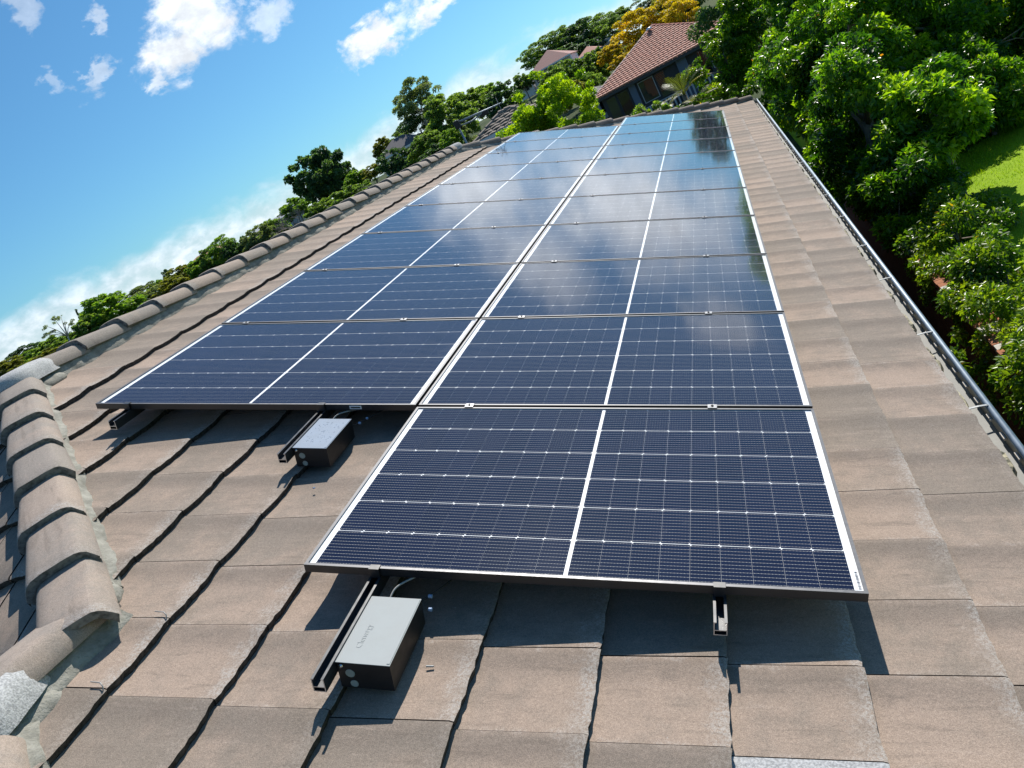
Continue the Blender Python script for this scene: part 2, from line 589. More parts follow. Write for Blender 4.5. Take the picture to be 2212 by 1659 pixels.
def make_lawn():
    m, t = mat('lawn_grass')
    geo = t.n('ShaderNodeNewGeometry').outputs['Position']
    a = t.noise(geo, 1.1, 5, 0.6)
    b = t.noise(geo, 40, 5, 0.7)
    c = t.mix(t.ss(a, 0.3, 0.7), (0.20, 0.34, 0.005), (0.27, 0.41, 0.006))
    c = t.mix(t.m('MULTIPLY', t.ss(b, 0.45, 0.7), 0.5), c, (0.13, 0.21, 0.010))
    finish(t, pbsdf(t, c, 0.9, 0, 0.2, bump(t, b, 0.6, 0.03)))
    return m


def make_ground():
    m, t = mat('ground_cover')
    geo = t.n('ShaderNodeNewGeometry').outputs['Position']
    a = t.noise(geo, 0.05, 6, 0.6)
    b = t.noise(geo, 0.6, 6, 0.7)
    c = t.mix(t.ss(a, 0.35, 0.65), (0.035, 0.055, 0.020), (0.075, 0.095, 0.030))
    c = t.mix(t.m('MULTIPLY', t.ss(b, 0.4, 0.7), 0.6), c, (0.030, 0.040, 0.016))
    finish(t, pbsdf(t, c, 0.95, 0, 0.1))
    return m


M['lawn'] = make_lawn()
M['grassblade'] = make_leaf('grass_blades', (0.17, 0.30, 0.004), (0.25, 0.40, 0.005), (0.33, 0.46, 0.008), 0.35, 0.8)
M['ground'] = make_ground()
M['soil'] = flat('soil', (0.05, 0.04, 0.03), 0.95, 0, 0.1, 0.3, 4)

LEAF = {
    'hedge': make_leaf('leaf_hedge', (0.020, 0.070, 0.008), (0.085, 0.21, 0.012), (0.29, 0.43, 0.018), 0.54, 0.30, (0.48, 0.20, 0.02)),
    'shrub': make_leaf('leaf_shrub', (0.024, 0.068, 0.010), (0.075, 0.165, 0.013), (0.23, 0.32, 0.018), 0.50, 0.30, (0.40, 0.25, 0.02)),
    'lime': make_leaf('leaf_lime', (0.08, 0.17, 0.008), (0.18, 0.31, 0.012), (0.32, 0.43, 0.015), 0.5, 0.45),
    'mid': make_leaf('leaf_mid', (0.070, 0.130, 0.040), (0.135, 0.220, 0.058), (0.21, 0.30, 0.075), 0.55, 0.5),
    'dark': make_leaf('leaf_dark', (0.028, 0.072, 0.036), (0.058, 0.122, 0.052), (0.10, 0.175, 0.065), 0.46, 0.5),
    'grey': make_leaf('leaf_grey', (0.090, 0.130, 0.070), (0.155, 0.205, 0.105), (0.24, 0.29, 0.15), 0.5, 0.55),
    'olive': make_leaf('leaf_olive', (0.090, 0.110, 0.026), (0.165, 0.185, 0.038), (0.25, 0.25, 0.05), 0.5, 0.55),
    'yellow': make_leaf('leaf_yellow', (0.26, 0.215, 0.016), (0.46, 0.355, 0.020), (0.62, 0.46, 0.03), 0.5, 0.55),
    'bright': make_leaf('leaf_bright', (0.070, 0.150, 0.024), (0.14, 0.25, 0.036), (0.23, 0.34, 0.055), 0.5, 0.5),
    'frond': make_leaf('leaf_frond', (0.05, 0.075, 0.016), (0.14, 0.17, 0.025), (0.38, 0.33, 0.04), 0.35, 0.45),
}

# ------------------------------------------------------------------ the setting
def build_ground():
    mb = MB()
    rings = [0, 8, 16, 25, 40, 60, 90, 130, 180, 250, 340, 460, 650, 1000, 1600, 3000]
    seg = 72
    pts = []
    for r in rings:
        row = []
        for s in range(seg):
            a = 2 * PI * s / seg
            x, y = 3 + r * math.sin(a), -3 + r * math.cos(a)
            row.append((x, y, gz(x, y)))
        pts.append(row)
    for i in range(len(rings) - 1):
        for s in range(seg):
            s2 = (s + 1) % seg
            if i == 0:
                mb.poly([pts[0][0], pts[1][s2], pts[1][s]])
            else:
                mb.poly([pts[i][s], pts[i][s2], pts[i + 1][s2], pts[i + 1][s]])
    tag(mb.build('ground', M['ground'], None, True), kind='structure')
    mb = MB()                                              # terrace of lawn behind the brick wall
    nx, ny = 26, 44
    g = [[(4.88 + 26 * i / nx, -12 + 46 * j / ny, -3.62 + 0.05 * math.sin(i * 1.7) * math.sin(j * 1.1)) for i in range(nx + 1)] for j in range(ny + 1)]
    for j in range(ny):
        for i in range(nx):
            mb.poly([g[j][i], g[j][i + 1], g[j + 1][i + 1], g[j + 1][i]])
    for (p, q) in (((4.88, -12), (4.88, 34)), ((4.88, 34), (30.88, 34)), ((30.88, 34), (30.88, -12)), ((30.88, -12), (4.88, -12))):
        mb.poly([(p[0], p[1], -3.62), (q[0], q[1], -3.62), (q[0], q[1], -5.6), (p[0], p[1], -5.6)])
    tag(mb.build('lawn', M['lawn'], None, True), kind='structure')
    mb = MB()
    mb.box(-9, 4.62, -9, 24, -5.4, -4.92)
    tag(mb.build('path', M['soil']), kind='structure')
    # blades of grass on the part of the lawn in view
    rng = np.random.default_rng(5)
    n = 26000
    xs = rng.uniform(5.6, 9.6, n)
    ys = rng.uniform(5.5, 14.5, n)
    b = np.stack([xs, ys, np.full(n, -3.63)], 1)
    th = rng.uniform(0, 2 * PI, n)
    s = np.stack([np.cos(th), np.sin(th), 0 * th], 1) * 0.006
    tip = b + np.stack([rng.normal(0, .018, n), rng.normal(0, .018, n), rng.uniform(.03, .065, n)], 1)
    v = np.stack([b - s, b + s, tip], 1).reshape(-1, 3)
    me = bpy.data.meshes.new('grass')
    me.vertices.add(3 * n)
    me.vertices.foreach_set('co', v.ravel())
    me.loops.add(3 * n)
    me.loops.foreach_set('vertex_index', np.arange(3 * n))
    me.polygons.add(n)
    me.polygons.foreach_set('loop_start', np.arange(0, 3 * n, 3))
    me.update()
    at_ = me.attributes.new('tone', 'FLOAT', 'POINT')
    at_.data.foreach_set('value', np.repeat(rng.random(n), 3))
    me.materials.append(M['grassblade'])
    o = bpy.data.objects.new('grass', me)
    COL.objects.link(o)
    tag(o, 'short bright green grass of the sunlit lawn beyond the shrubs', kind='stuff')


build_ground()

# ------------------------------------------------------------------ the tiled house
house = empty('house', (0, 0, -4.92), 'brown tiled house whose hipped roof carries the solar panels', 'house')
PITCH_U, GAUGE = 0.2975, 0.3553
U0, V0 = -1.586, 3.784
TILE_N = -0.13
BR = -1.0                                                  # ridge
EAVE = 4.14
T1 = (0.515, BR)                                           # near end of the ridge
K = math.cos(TH)
LR = 1.0                                                   # slope position of the low ridge
B1 = (T1[0] - (LR - BR) * K, LR)
C1 = (-1.76, LR)
D1 = (C1[0] - (EAVE - LR) * K, EAVE)
T2 = (9.70, BR)
E2 = (T2[0] + (EAVE - BR) * K, EAVE)


def wave(u):
    return 0.0040 * math.cos(2 * PI * u) + 0.0012 * math.cos(4 * PI * u + 0.6)


def deck_n(v):
    return -0.19


rng_t = random.Random(3)


def make_tile(frame, u0, v1, clips, tone):
    """one tile whose butt edge lies at v1, its near joint at u0; clips: list of (point, inward normal) in (u, v)"""
    O, eu, ev, ew = frame
    nx = 12
    w = PITCH_U - 0.0055
    tilt = rng_t.uniform(-0.0018, 0.0018)
    off = rng_t.uniform(-0.0015, 0.0015)
    rows = [(-0.4, 0), (-GAUGE * 0.5, 1), (-0.012, 2), (0.0, 3)]
    bm = bmesh.new()
    uvl = bm.loops.layers.uv.new('UVMap')
    grid = []
    jit = [rng_t.uniform(-0.003, 0.003) for _ in range(nx + 1)]
    for dv, k in rows:
        r = []
        for i in range(nx + 1):
            t = i / nx
            n = TILE_N + wave(t) + off + tilt * (t - 0.5) - 0.004 * (1 - t) * 0.7 + dv * 0.03 / GAUGE
            if k == 3:
                n -= 0.004
            jj = jit[i] if k >= 2 else 0
            r.append(bm.verts.new((u0 + 0.002 + w * t, v1 + dv + jj, n)))
        grid.append(r)
    low = [bm.verts.new((v.co.x, v.co.y - 0.004 + rng_t.uniform(-0.002, 0.002), v.co.z - 0.027)) for v in grid[-1]]
    faces = []
    for j in range(len(grid) - 1):
        for i in range(nx):
            faces.append(bm.faces.new((grid[j][i], grid[j + 1][i], grid[j + 1][i + 1], grid[j][i + 1])))
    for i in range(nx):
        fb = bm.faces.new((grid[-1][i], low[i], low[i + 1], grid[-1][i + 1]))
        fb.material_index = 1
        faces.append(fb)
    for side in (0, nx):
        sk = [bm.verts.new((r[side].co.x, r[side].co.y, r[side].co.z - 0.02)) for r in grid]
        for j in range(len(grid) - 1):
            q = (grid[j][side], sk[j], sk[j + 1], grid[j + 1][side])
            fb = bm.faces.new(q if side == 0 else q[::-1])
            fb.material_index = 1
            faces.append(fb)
    for f in faces:
        f.smooth = True
        for l in f.loops:
            l[uvl].uv = ((l.vert.co.x - u0) / PITCH_U, (l.vert.co.y - v1) / GAUGE + 1.0)
    for (p, nrm) in clips:
        geom = bm.verts[:] + bm.edges[:] + bm.faces[:]
        bmesh.ops.bisect_plane(bm, geom=geom, plane_co=(p[0], p[1], 0), plane_no=(-nrm[0], -nrm[1], 0), clear_outer=True)
    bm.normal_update()
    if len(bm.faces) == 0:
        bm.free()
        return None
    # sharp butt edge
    for e in bm.edges:
        if len(e.link_faces) == 2 and e.calc_face_angle(0) > 0.7:
            e.smooth = False
    for v in bm.verts:
        c = v.co.copy()
        v.co = O + eu * c.x + ev * c.y + ew * c.z
    me = bpy.data.meshes.new('roof_tile')
    bm.to_mesh(me)
    bm.free()
    a = me.attributes.new('tone', 'FLOAT', 'POINT')
    a.data.foreach_set('value', [tone] * len(me.vertices))
    return me


def side_of(p, nrm, q):
    return (q[0] - p[0]) * nrm[0] + (q[1] - p[1]) * nrm[1]


ALL_TILES = []                                             # (score, mesh)


def project(Pw):
    d = RC.transposed() @ (Pw - CAM)
    if d.z > -0.1:
        return None
    return (2008.34 + 2846.07 * d.x / -d.z, 1431.13 - 2846.07 * d.y / -d.z, -d.z)


def add_tile(frame, u0, v1, clips, hidden):
    me = make_tile(frame, u0, v1, clips, rng_t.random())
    if me is None:
        return
    O, eu, ev, ew = frame
    c = O + eu * (u0 + 0.15) + ev * (v1 - 0.17) + ew * TILE_N
    pr = project(c)
    score = 0
    seen = [project(O + eu * (u0 + du) + ev * (v1 - dv) + ew * TILE_N) for du in (0.01, .15, .29) for dv in (0.01, .17, .34)]
    if pr and not hidden and any(q and -10 < q[0] < 3850 and -10 < q[1] < 2890 for q in seen):
        view = (CAM - c).normalized()
        score = abs(view.dot(ew)) / pr[2] ** 2
    me['pale'] = 1 if (ew is N_ and abs(u0 - (U0 - PITCH_U)) < 0.02 and abs(v1 - (V0 - GAUGE)) < 0.02) else 0
    ALL_TILES.append((score, me))


def covered(u, v):
    """under the panels"""
    if 0.02 < v - GAUGE and v < 1.70 and u > 0.15 and u + PITCH_U < 10.3:
        return True
    if 1.70 < v - GAUGE * .6 and v < 3.44 and u > -0.9 and u + PITCH_U < 11.5:
        return True
    return False


def main_face():
    fr = (Vector((0, 0, 0)), A_, B_, N_)
    hipn = Vector((1, K)).normalized()
    farn = Vector((-1, K)).normalized()
    j0 = int((D1[0] - U0) / PITCH_U) - 2
    j1 = int((E2[0] - U0) / PITCH_U) + 2
    for ci in range(-14, 2):
        v1 = V0 + ci * GAUGE
        if v1 < BR + 0.25:
            continue
        for j in range(j0, j1):
            u0 = U0 + j * PITCH_U
            clips = []
            uc, vc = u0 + PITCH_U / 2, v1 - GAUGE / 2
            corners = [(u0 + du, v1 - dv) for du in (0, PITCH_U) for dv in (0, 0.4)]
            tests = [((0, BR), (0, 1)), ((T2[0], BR), farn)]
            if uc < B1[0] + 0.05:
                tests += [((0, LR), (0, 1)), (C1, hipn)]
            else:
                tests += [(T1, hipn)]
            dead = False
            for p, nn in tests:
                s = [side_of(p, nn, q) for q in corners]
                if max(s) < 0.01:
                    dead = True
                    break
                if min(s) < 0:
                    clips.append((p, nn))
            if dead:
                continue
            add_tile(fr, u0, v1, clips, covered(u0, v1))


def plan(pt):
    p = W(pt[0], pt[1], 0)
    return p


main_face()

# hip end faces looking towards the camera
XR = W(0, BR, TILE_N)                                      # ridge position
S2 = math.sin(TH)


def hip_end(apex, sgn, depth, left_lim, valley=None, mirror=True, umax=None):
    """face falling along -Y from the apex (world point on the tile plane); u runs along X"""
    eu = Vector((1, 0, 0))
    ev = Vector((0, -K, -S2))
    ew = Vector((0, -S2, K))
    O = apex - ew * TILE_N
    fr = (O, eu, ev, ew)
    hn = Vector((-1, K)).normalized()
    hm = Vector((1, K)).normalized()
    nrow = int(depth / GAUGE) + 1
    for r in range(1, nrow + 1):
        v1 = r * GAUGE - 0.12
        half = v1 * K
        j0, j1 = int(-half / PITCH_U) - 2, int(half / PITCH_U) + 2
        for j in range(j0, j1):
            u0 = j * PITCH_U
            if u0 + PITCH_U < left_lim:
                continue
            corners = [(u0 + du, v1 - dv) for du in (0, PITCH_U) for dv in (0, 0.4)]
            tests = [((0, 0), hn), ((0, 0), hm)]
            if valley:
                tests.append(valley)
            clips = []
            dead = False
            for p, nn in tests:
                s = [side_of(p, nn, q) for q in corners]
                if max(s) < 0.01:
                    dead = True
                    break
                if min(s) < 0:
                    clips.append((p, nn))
            if not dead:
                add_tile(fr, u0, v1, clips, False)


def to_plan_uv(apex, P):
    return (P.x - apex.x, (apex.y - P.y) / K)


ap1 = W(T1[0], T1[1], TILE_N)
pb = to_plan_uv(ap1, W(B1[0], B1[1], TILE_N))
hip_end(ap1, 1, EAVE - BR, -3.0, (pb, Vector((-1, -K)).normalized()))
ap2 = W(C1[0], C1[1], TILE_N)
hip_end(ap2, 1, EAVE - LR, -2.2)


def closing_faces():
    """underlay below every slope, walls of the house"""
    mb = MB()
    dn = -0.19
    P = lambda q: W(q[0], q[1], dn)
    mb.poly([P(D1), P((D1[0], EAVE - 0.02)), P(E2), P(T2), P(T1), P(B1), P(C1)])
    t1, t2, b1, c1, d1, e2 = P(T1), P(T2), P(B1), P(C1), P(D1), P(E2)
    ez = d1.z
    half = d1.x - t1.x
    mir = lambda p: Vector((2 * t1.x - p.x, p.y, p.z))
    h1 = Vector((t1.x - half, t1.y - half, ez))            # mirrored hip foot
    vb = Vector((b1.x - (b1.z - ez) / math.tan(TH), b1.y - (b1.z - ez) / math.tan(TH), ez))
    mb.poly([t1, h1, vb, b1])
    vc = Vector((c1.x - (c1.z - ez) / math.tan(TH), c1.y - (c1.z - ez) / math.tan(TH), ez))
    mb.poly([b1, vb, vc, c1])
    mb.poly([c1, vc, d1])
    f2 = mir(e2)
    mb.poly([t2, e2, f2])
    mb.poly([t1, t2, f2, h1])
    o = mb.build('roof', M['deck'], house)
    w = MB()
    x1 = d1.x - 0.45
    w.box(f2.x + 0.5, x1, h1.y + 0.5, e2.y - 0.5, -4.92, ez - 0.08)
    w.box(vc.x + 0.5, x1, d1.y + 0.5, h1.y + 0.497, -4.92, ez - 0.08)
    w.build('wall', M['brick'], house)
    s = MB()
    s.box(f2.x + 0.1, d1.x - 0.02, d1.y + 0.1, e2.y - 0.1, ez - 0.10, ez - 0.083)
    s.build('eaves_lining', M['white'], house)
    return o


roof = closing_faces()
ALL_TILES.sort(key=lambda k: -k[0])
rest = []
for i, (sc, me) in enumerate(ALL_TILES):
    if i < 296 and sc > 0:
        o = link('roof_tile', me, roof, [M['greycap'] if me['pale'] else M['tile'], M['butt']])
        if me['pale']:
            o['label'] = 'pale speckled grey replacement tile'
    else:
        rest.append(me)
bm = bmesh.new()
for me in rest:
    bm.from_mesh(me)
me = bpy.data.meshes.new('distant_roof_tiles')
bm.to_mesh(me)
bm.free()
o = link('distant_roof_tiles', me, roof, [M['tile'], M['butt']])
o['kind'] = 'stuff'


# ------------------------------------------------------------------ ridge and hip caps, mortar
def cap_mesh(L=0.43, taper=True, wide=1.0, seed=0):
    prof = [(-.132, .000), (-.122, .022), (-.110, .043), (-.096, .058), (-.078, .066), (-.04, .069), (0, .070), (.04, .069), (.078, .066), (.096, .057), (.110, .042), (.122, .021), (.132, .000)]
    rr = random.Random(seed)
    bm = bmesh.new()
    uvl = bm.loops.layers.uv.new('UVMap')
    rows = []
    ys = [0, L * .35, L * .7, L - .012, L]
    for k, y in enumerate(ys):
        s = (0.90 + 0.10 * y / L) * wide
        zo = 0.028 * y / L
        r = []
        for (x, z) in prof:
            dz = -0.004 if k == 4 else 0
            r.append(bm.verts.new((x * s, y + (rr.uniform(-.004, .004) if k >= 3 else 0), z * s + zo + dz)))
        rows.append(r)
    n = len(prof)
    inner = [bm.verts.new((p.co.x * 0.87, L - 0.003, p.co.z * 0.99 - 0.030)) for p in rows[-1]]
    inner0 = [bm.verts.new((p.co.x * 0.87, L * .3, p.co.z * 0.99 - 0.022)) for p in rows[1]]
    F = []
    for k in range(len(rows) - 1):
        for i in range(n - 1):
            F.append(bm.faces.new((rows[k][i], rows[k][i + 1], rows[k + 1][i + 1], rows[k + 1][i])))
    for i in range(n - 1):
        fe = bm.faces.new((rows[-1][i], rows[-1][i + 1], inner[i + 1], inner[i]))
        fe.material_index = 1
        F.append(fe)
        F.append(bm.faces.new((inner[i], inner[i + 1], inner0[i + 1], inner0[i])))
    for k in range(len(rows) - 1):
        for side in (0, n - 1):
            a, b = rows[k][side], rows[k + 1][side]
            c = bm.verts.new(b.co + Vector((0, 0, -0.022)))
            d = bm.verts.new(a.co + Vector((0, 0, -0.022)))
            F.append(bm.faces.new((a, b, c, d)))
    bmesh.ops.recalc_face_normals(bm, faces=bm.faces[:])
    for f in bm.faces:
        f.smooth = True
        for l in f.loops:
            l[uvl].uv = (0.5 + (l.vert.co.x) * 3.2, l.vert.co.y / L)
    for e in bm.edges:
        if len(e.link_faces) == 2 and e.calc_face_angle(0) > 0.8:
            e.smooth = False
    me = bpy.data.meshes.new('ridge_cap')
    bm.to_mesh(me)
    bm.free()
    a = me.attributes.new('tone', 'FLOAT', 'POINT')
    a.data.foreach_set('value', [rr.random()] * len(me.vertices))
    me.materials.append(M['cap'])
    me.materials.append(M['capend'])
    return me


CAPS = [cap_mesh(seed=s) for s in range(6)]
rng_c = random.Random(8)


def place_cap(P, d, up, me, name='ridge_cap', sc=1.0):
    d = d.normalized()
    s = d.cross(up).normalized()
    u = s.cross(d)
    Mx = Matrix((s, d, u)).transposed().to_4x4()
    Mx.translation = P
    o = bpy.data.objects.new(name, me)
    COL.objects.link(o)
    o.parent = roof
    o.matrix_parent_inverse = base_matrix(roof).inverted()
    o.matrix_basis = Mx @ Matrix.Rotation(rng_c.uniform(-.025, .025), 4, 'Z') @ Matrix.Rotation(rng_c.uniform(-.035, .035), 4, 'Y') @ Matrix.Scale(sc, 4)
    return o


UPZ = Vector((0, 0, 1))
LN = -0.140


def cap_run(p0, p1, expo=0.40, start=0.0, wide=1.0):
    """caps from the high end p0 to the low end p1 (world), each lapping over the next lower one"""
    d = (p1 - p0)
    L = d.length
    d.normalize()
    k = 0
    while start + k * expo + 0.2 < L:
        place_cap(p0 + d * (start + k * expo) + UPZ * (0.004 if k % 2 else 0.0), d, UPZ, CAPS[rng_c.randrange(6)])
        k += 1


# main ridge: exposed ends look towards the camera
rid0, rid1 = W(T2[0] + 0.05, BR, LN), W(T1[0] + 0.42, BR, LN)
a = 0.595
while a < T2[0] - 0.1:
    place_cap(W(a + 0.40, BR, LN) + UPZ * 0.002, -A_, UPZ, CAPS[rng_c.randrange(6)]).location.z += 0.0
    a += 0.40
cap_run(W(T1[0], T1[1], LN), W(B1[0], B1[1], LN) + UPZ * 0.012 + (W(B1[0], B1[1], 0) - W(T1[0], T1[1], 0)).normalized() * 0.06, 0.40, 0.03)
cap_run(W(C1[0], C1[1], LN), W(D1[0], D1[1], LN), 0.40, 0.16)
cap_run(W(T2[0], T2[1], LN), W(E2[0], E2[1], LN), 0.40, 0.05)
# low ridge between the two hips
place_cap(W(B1[0] + 0.06, LR, LN) + UPZ * 0.008, -A_, UPZ, CAPS[2])


def starter(P, dirs, parent, name):
    """apex cap where a ridge and two hips meet: a rounded three way block"""
    bm = bmesh.new()
    n = 18
    rings = [(0.02, .088), (0.07, .086), (0.115, .076), (0.140, .050), (0.150, .014), (0.154, -.03)]
    prev = None
    for (r, z) in rings:
        row = []
        for s in range(n):
            a = 2 * PI * s / n
            k = 1.0
            for (dx, dy, amt) in dirs:
                c = math.cos(a) * dx + math.sin(a) * dy
                k += amt * max(0, c) ** 3
            row.append(bm.verts.new((r * k * math.cos(a), r * k * math.sin(a), z)))
        if prev:
            for s in range(n):
                bm.faces.new((prev[s], prev[(s + 1) % n], row[(s + 1) % n], row[s]))
        else:
            bm.faces.new(row)
        prev = row
    bmesh.ops.recalc_face_normals(bm, faces=bm.faces[:])
    for f in bm.faces:
        f.smooth = True
    for v in bm.verts:
        v.co += Vector(P)
    me = bpy.data.meshes.new(name)
    bm.to_mesh(me)
    bm.free()
    return link(name, me, parent, M['greycap'])


q2 = math.sqrt(.5)
starter(W(T1[0] - 0.0, BR, LN) + UPZ * 0.012, [(0, 1, .9), (q2, -q2, .35), (-q2, -q2, .35)], roof, 'apex_cap')
starter(W(C1[0], LR, LN) + UPZ * 0.010, [(0, 1, .55), (q2, -q2, .35), (-q2, -q2, .35)], roof, 'apex_cap')
starter(W(T2[0], BR, LN) + UPZ * 0.010, [(0, -1, .4), (q2, q2, .35), (-q2, q2, .35)], roof, 'apex_cap')


def mortar_run(p, q, inward, name='mortar_bed', ntop=-0.128, seed=1, top_off=0.104, bot_off=0.146):
    """bedding below the caps along the line p-q of the main slope, (a, b) coordinates"""
    rr = random.Random(seed)
    mb = MB()
    L = math.hypot(q[0] - p[0], q[1] - p[1])
    n = max(2, int(L / 0.025))
    rows = []
    for i in range(n + 1):
        s = i / n
        a, b = p[0] + (q[0] - p[0]) * s, p[1] + (q[1] - p[1]) * s
        o1 = top_off
        o2 = bot_off + rr.uniform(-.004, .004) + 0.006 * math.sin(i * 0.55) + 0.004 * math.sin(i * 0.21 + 1)
        pa, pb = a + inward[0] * o2, b + inward[1] * o2
        ph = (pa - U0) / PITCH_U
        fr = ((pb - V0) / GAUGE) % 1.0
        nb = TILE_N + wave(ph % 1.0) + 0.004 - (1 - fr) * 0.03 * 1.0
        if pb < -0.82:
            nb -= 0.03
        top = W(a + inward[0] * o1 * 0.8, b + inward[1] * o1 * 0.8, ntop + 0.028)
        mid = W(a + inward[0] * (o1 + 0.012), b + inward[1] * (o1 + 0.012), ntop + 0.006 + rr.uniform(-.003, .003))
        md2 = W(a + inward[0] * (o1 * .45 + o2 * .55), b + inward[1] * (o1 * .45 + o2 * .55), ntop * .5 + nb * .5 + rr.uniform(-.002, .003) + 0.002)
        bot = W(pa, pb, nb)
        bt2 = W(pa + inward[0] * .004, pb + inward[1] * .004, nb - 0.02)
        rows.append([top, mid, md2, bot, bt2])
    for i in range(n):
        for k in range(4):
            mb.poly([rows[i][k], rows[i][k + 1], rows[i + 1][k + 1], rows[i + 1][k]])
    me = mb.mesh(name)
    bm = bmesh.new()
    bm.from_mesh(me)
    bmesh.ops.remove_doubles(bm, verts=bm.verts[:], dist=0.0005)
    bmesh.ops.recalc_face_normals(bm, faces=bm.faces[:])
    for f in bm.faces:
        f.smooth = True
    bm.to_mesh(me)
    bm.free()
    return link(name, me, roof, M['mortar'])


hv = Vector((1, K)).normalized()
mortar_run((T1[0] + 0.05, BR), (T2[0] + 0.1, BR), (0, 1), seed=1)
mortar_run(T1, (B1[0] + 0.10, B1[1] - 0.11), hv, seed=2)
mortar_run((B1[0] + 0.055, LR), (C1[0] - 0.02, LR), (0, 1), seed=3)
mortar_run((C1[0] + 0.05, C1[1] - 0.05), D1, hv, seed=4)
fv = Vector((-1, K)).normalized()
mortar_run((T2[0] - .05, BR), E2, fv, seed=5)
# lumps of bedding at the junctions
for (pa, pb, r, sd) in ((T1[0] + 0.09, BR + 0.09, 0.12, 1), (C1[0] + 0.07, LR + 0.08, 0.12, 2), (B1[0] + 0.12, LR - 0.03, 0.075, 5)):
    bm = bmesh.new()
    bmesh.ops.create_icosphere(bm, subdivisions=3, radius=1)
    rr = random.Random(sd)
    for v in bm.verts:
        k = 1 + 0.10 * math.sin(v.co.x * 5 + sd) * math.cos(v.co.y * 4)
        v.co = W(pa + v.co.x * r * 1.1 * k, pb + v.co.y * r * 0.85 * k, -0.158 + v.co.z * 0.045 * k)
    for f in bm.faces:
        f.smooth = True
    me = bpy.data.meshes.new('mortar_bed')
    bm.to_mesh(me)
    bm.free()
    link('mortar_bed', me, roof, M['mortar'])


# ------------------------------------------------------------------ gutter
def build_gutter():
    a0, a1 = D1[0] - 0.1, E2[0] + 0.12
    xe = W(0, EAVE, TILE_N)
    x0, zt = xe.x - 0.03, xe.z
    # section in (x, z): back, floor, front wall with rolled bead
    sec = [(x0, zt - 0.045), (x0, zt - 0.115), (x0 + 0.096, zt - 0.120), (x0 + 0.100, zt - 0.055)]
    mb = MB()
    segs = 24
    for (p, q) in zip(sec[:-1], sec[1:]):
        for k in range(segs):
            y0, y1 = a0 + (a1 - a0) * k / segs, a0 + (a1 - a0) * (k + 1) / segs
            mb.poly([(p[0], y0, p[1]), (q[0], y0, q[1]), (q[0], y1, q[1]), (p[0], y1, p[1])], 1)
    # outside skin
    so = [(x0 + 0.103, zt - 0.055), (x0 + 0.099, zt - 0.124), (x0 - 0.003, zt - 0.120), (x0 - 0.003, zt - 0.045)]
    for (p, q) in zip(so[:-1], so[1:]):
        mb.poly([(p[0], a0, p[1]), (q[0], a0, q[1]), (q[0], a1, q[1]), (p[0], a1, p[1])])
    for e in (a0, a1):
        mb.poly([(x, e, z) for (x, z) in sec])
    g = mb.build('gutter', [M['zinc'], M['zincin']], house)
    b = MB()
    b.tube([(x0 + 0.108, a0, zt - 0.050), (x0 + 0.108, a1, zt - 0.050)], 0.015, 12)
    b.build('gutter_bead', M['zinc'], g, True)
    # raised pads on the inner front wall, sunlight at each slot put into pale colour
    s = MB()
    y = a0 + 0.05
    while y < a1:
        s.box(x0 + 0.0855, x0 + 0.0955, y, y + 0.055, zt - 0.087, zt - 0.076)
        y += 0.165
    s.build('slot_glints', M['whitestone'], g)['kind'] = 'stuff'
    # straps
    ya = -0.55
    k = 0
    for ya in (-3.2, -2.3, -1.45, -0.58, 0.29, 1.16, 2.12, 2.92, 3.85, 4.75, 5.65, 6.6, 7.5, 8.4, 9.3, 10.2, 11.1, 12.0, 12.9):
        m = MB()
        p = [(x0 - 0.006, ya, zt - 0.028), (x0 + 0.02, ya, zt - 0.022), (x0 + 0.07, ya, zt - 0.026), (x0 + 0.100, ya, zt - 0.032), (x0 + 0.114, ya, zt - 0.042)]
        for u, v in zip(p[:-1], p[1:]):
            m.bar(u, v, 0.012, 0.003)
        m.build('gutter_strap', M['zincpale'], g)
    # dried silt lying in the gutter
    rr = random.Random(4)
    m = MB()
    n = int((a1 - a0) / 0.03)
    rows = []
    for i in range(n + 1):
        y = a0 + (a1 - a0) * i / n
        wd = 0.042 + 0.012 * math.sin(i * 0.37) + rr.uniform(-.009, .009)
        rows.append([(x0 + 0.001, y, zt - 0.052 + rr.uniform(-.006, .006)), (x0 + wd * .6, y, zt - 0.062 + rr.uniform(-.010, .010)), (x0 + wd, y, zt - 0.080 + rr.uniform(-.008, .004)), (x0 + wd + .006, y, zt - 0.1185)])
    for i in range(n):
        for k in range(3):
            m.poly([rows[i][k], rows[i][k + 1], rows[i + 1][k + 1], rows[i + 1][k]])
    o = m.build('silt', M['silt'], g)
    o['kind'] = 'stuff'


build_gutter()

# ------------------------------------------------------------------ solar panels
PW, PL, FR = 1.722, 1.134, 0.030                           # along the slope, along the ridge, frame depth
GAPW = 0.0155
ROWP = 1.1551
LIP = 0.011


def frame_mesh():
    """local: x along b 0..PW, y along a 0..PL, z = n (0 at the top)"""
    mb = MB()
    t = 0.0018
    # top lips, mitred as four strips that butt
    mb.box(0, PW, 0, LIP, -0.0015, 0, None, 1)
    mb.box(0, PW, PL - LIP, PL, -0.0015, 0, None, 1)
    mb.box(0, LIP, LIP, PL - LIP, -0.0015, 0, None, 1)
    mb.box(PW - LIP, PW, LIP, PL - LIP, -0.0015, 0, None, 1)
    for (x0, x1, y0, y1) in ((0, PW, 0, t), (0, PW, PL - t, PL), (0, t, t, PL - t), (PW - t, PW, t, PL - t)):
        mb.box(x0, x1, y0, y1, -FR, -0.0015)
    for (x0, x1, y0, y1) in ((t, PW - t, t, 0.028), (t, PW - t, PL - 0.028, PL - t), (t, 0.028, 0.028, PL - 0.028), (PW - 0.028, PW - t, 0.028, PL - 0.028)):
        mb.box(x0, x1, y0, y1, -FR, -FR + 0.0018)
    return mb.mesh('frame')


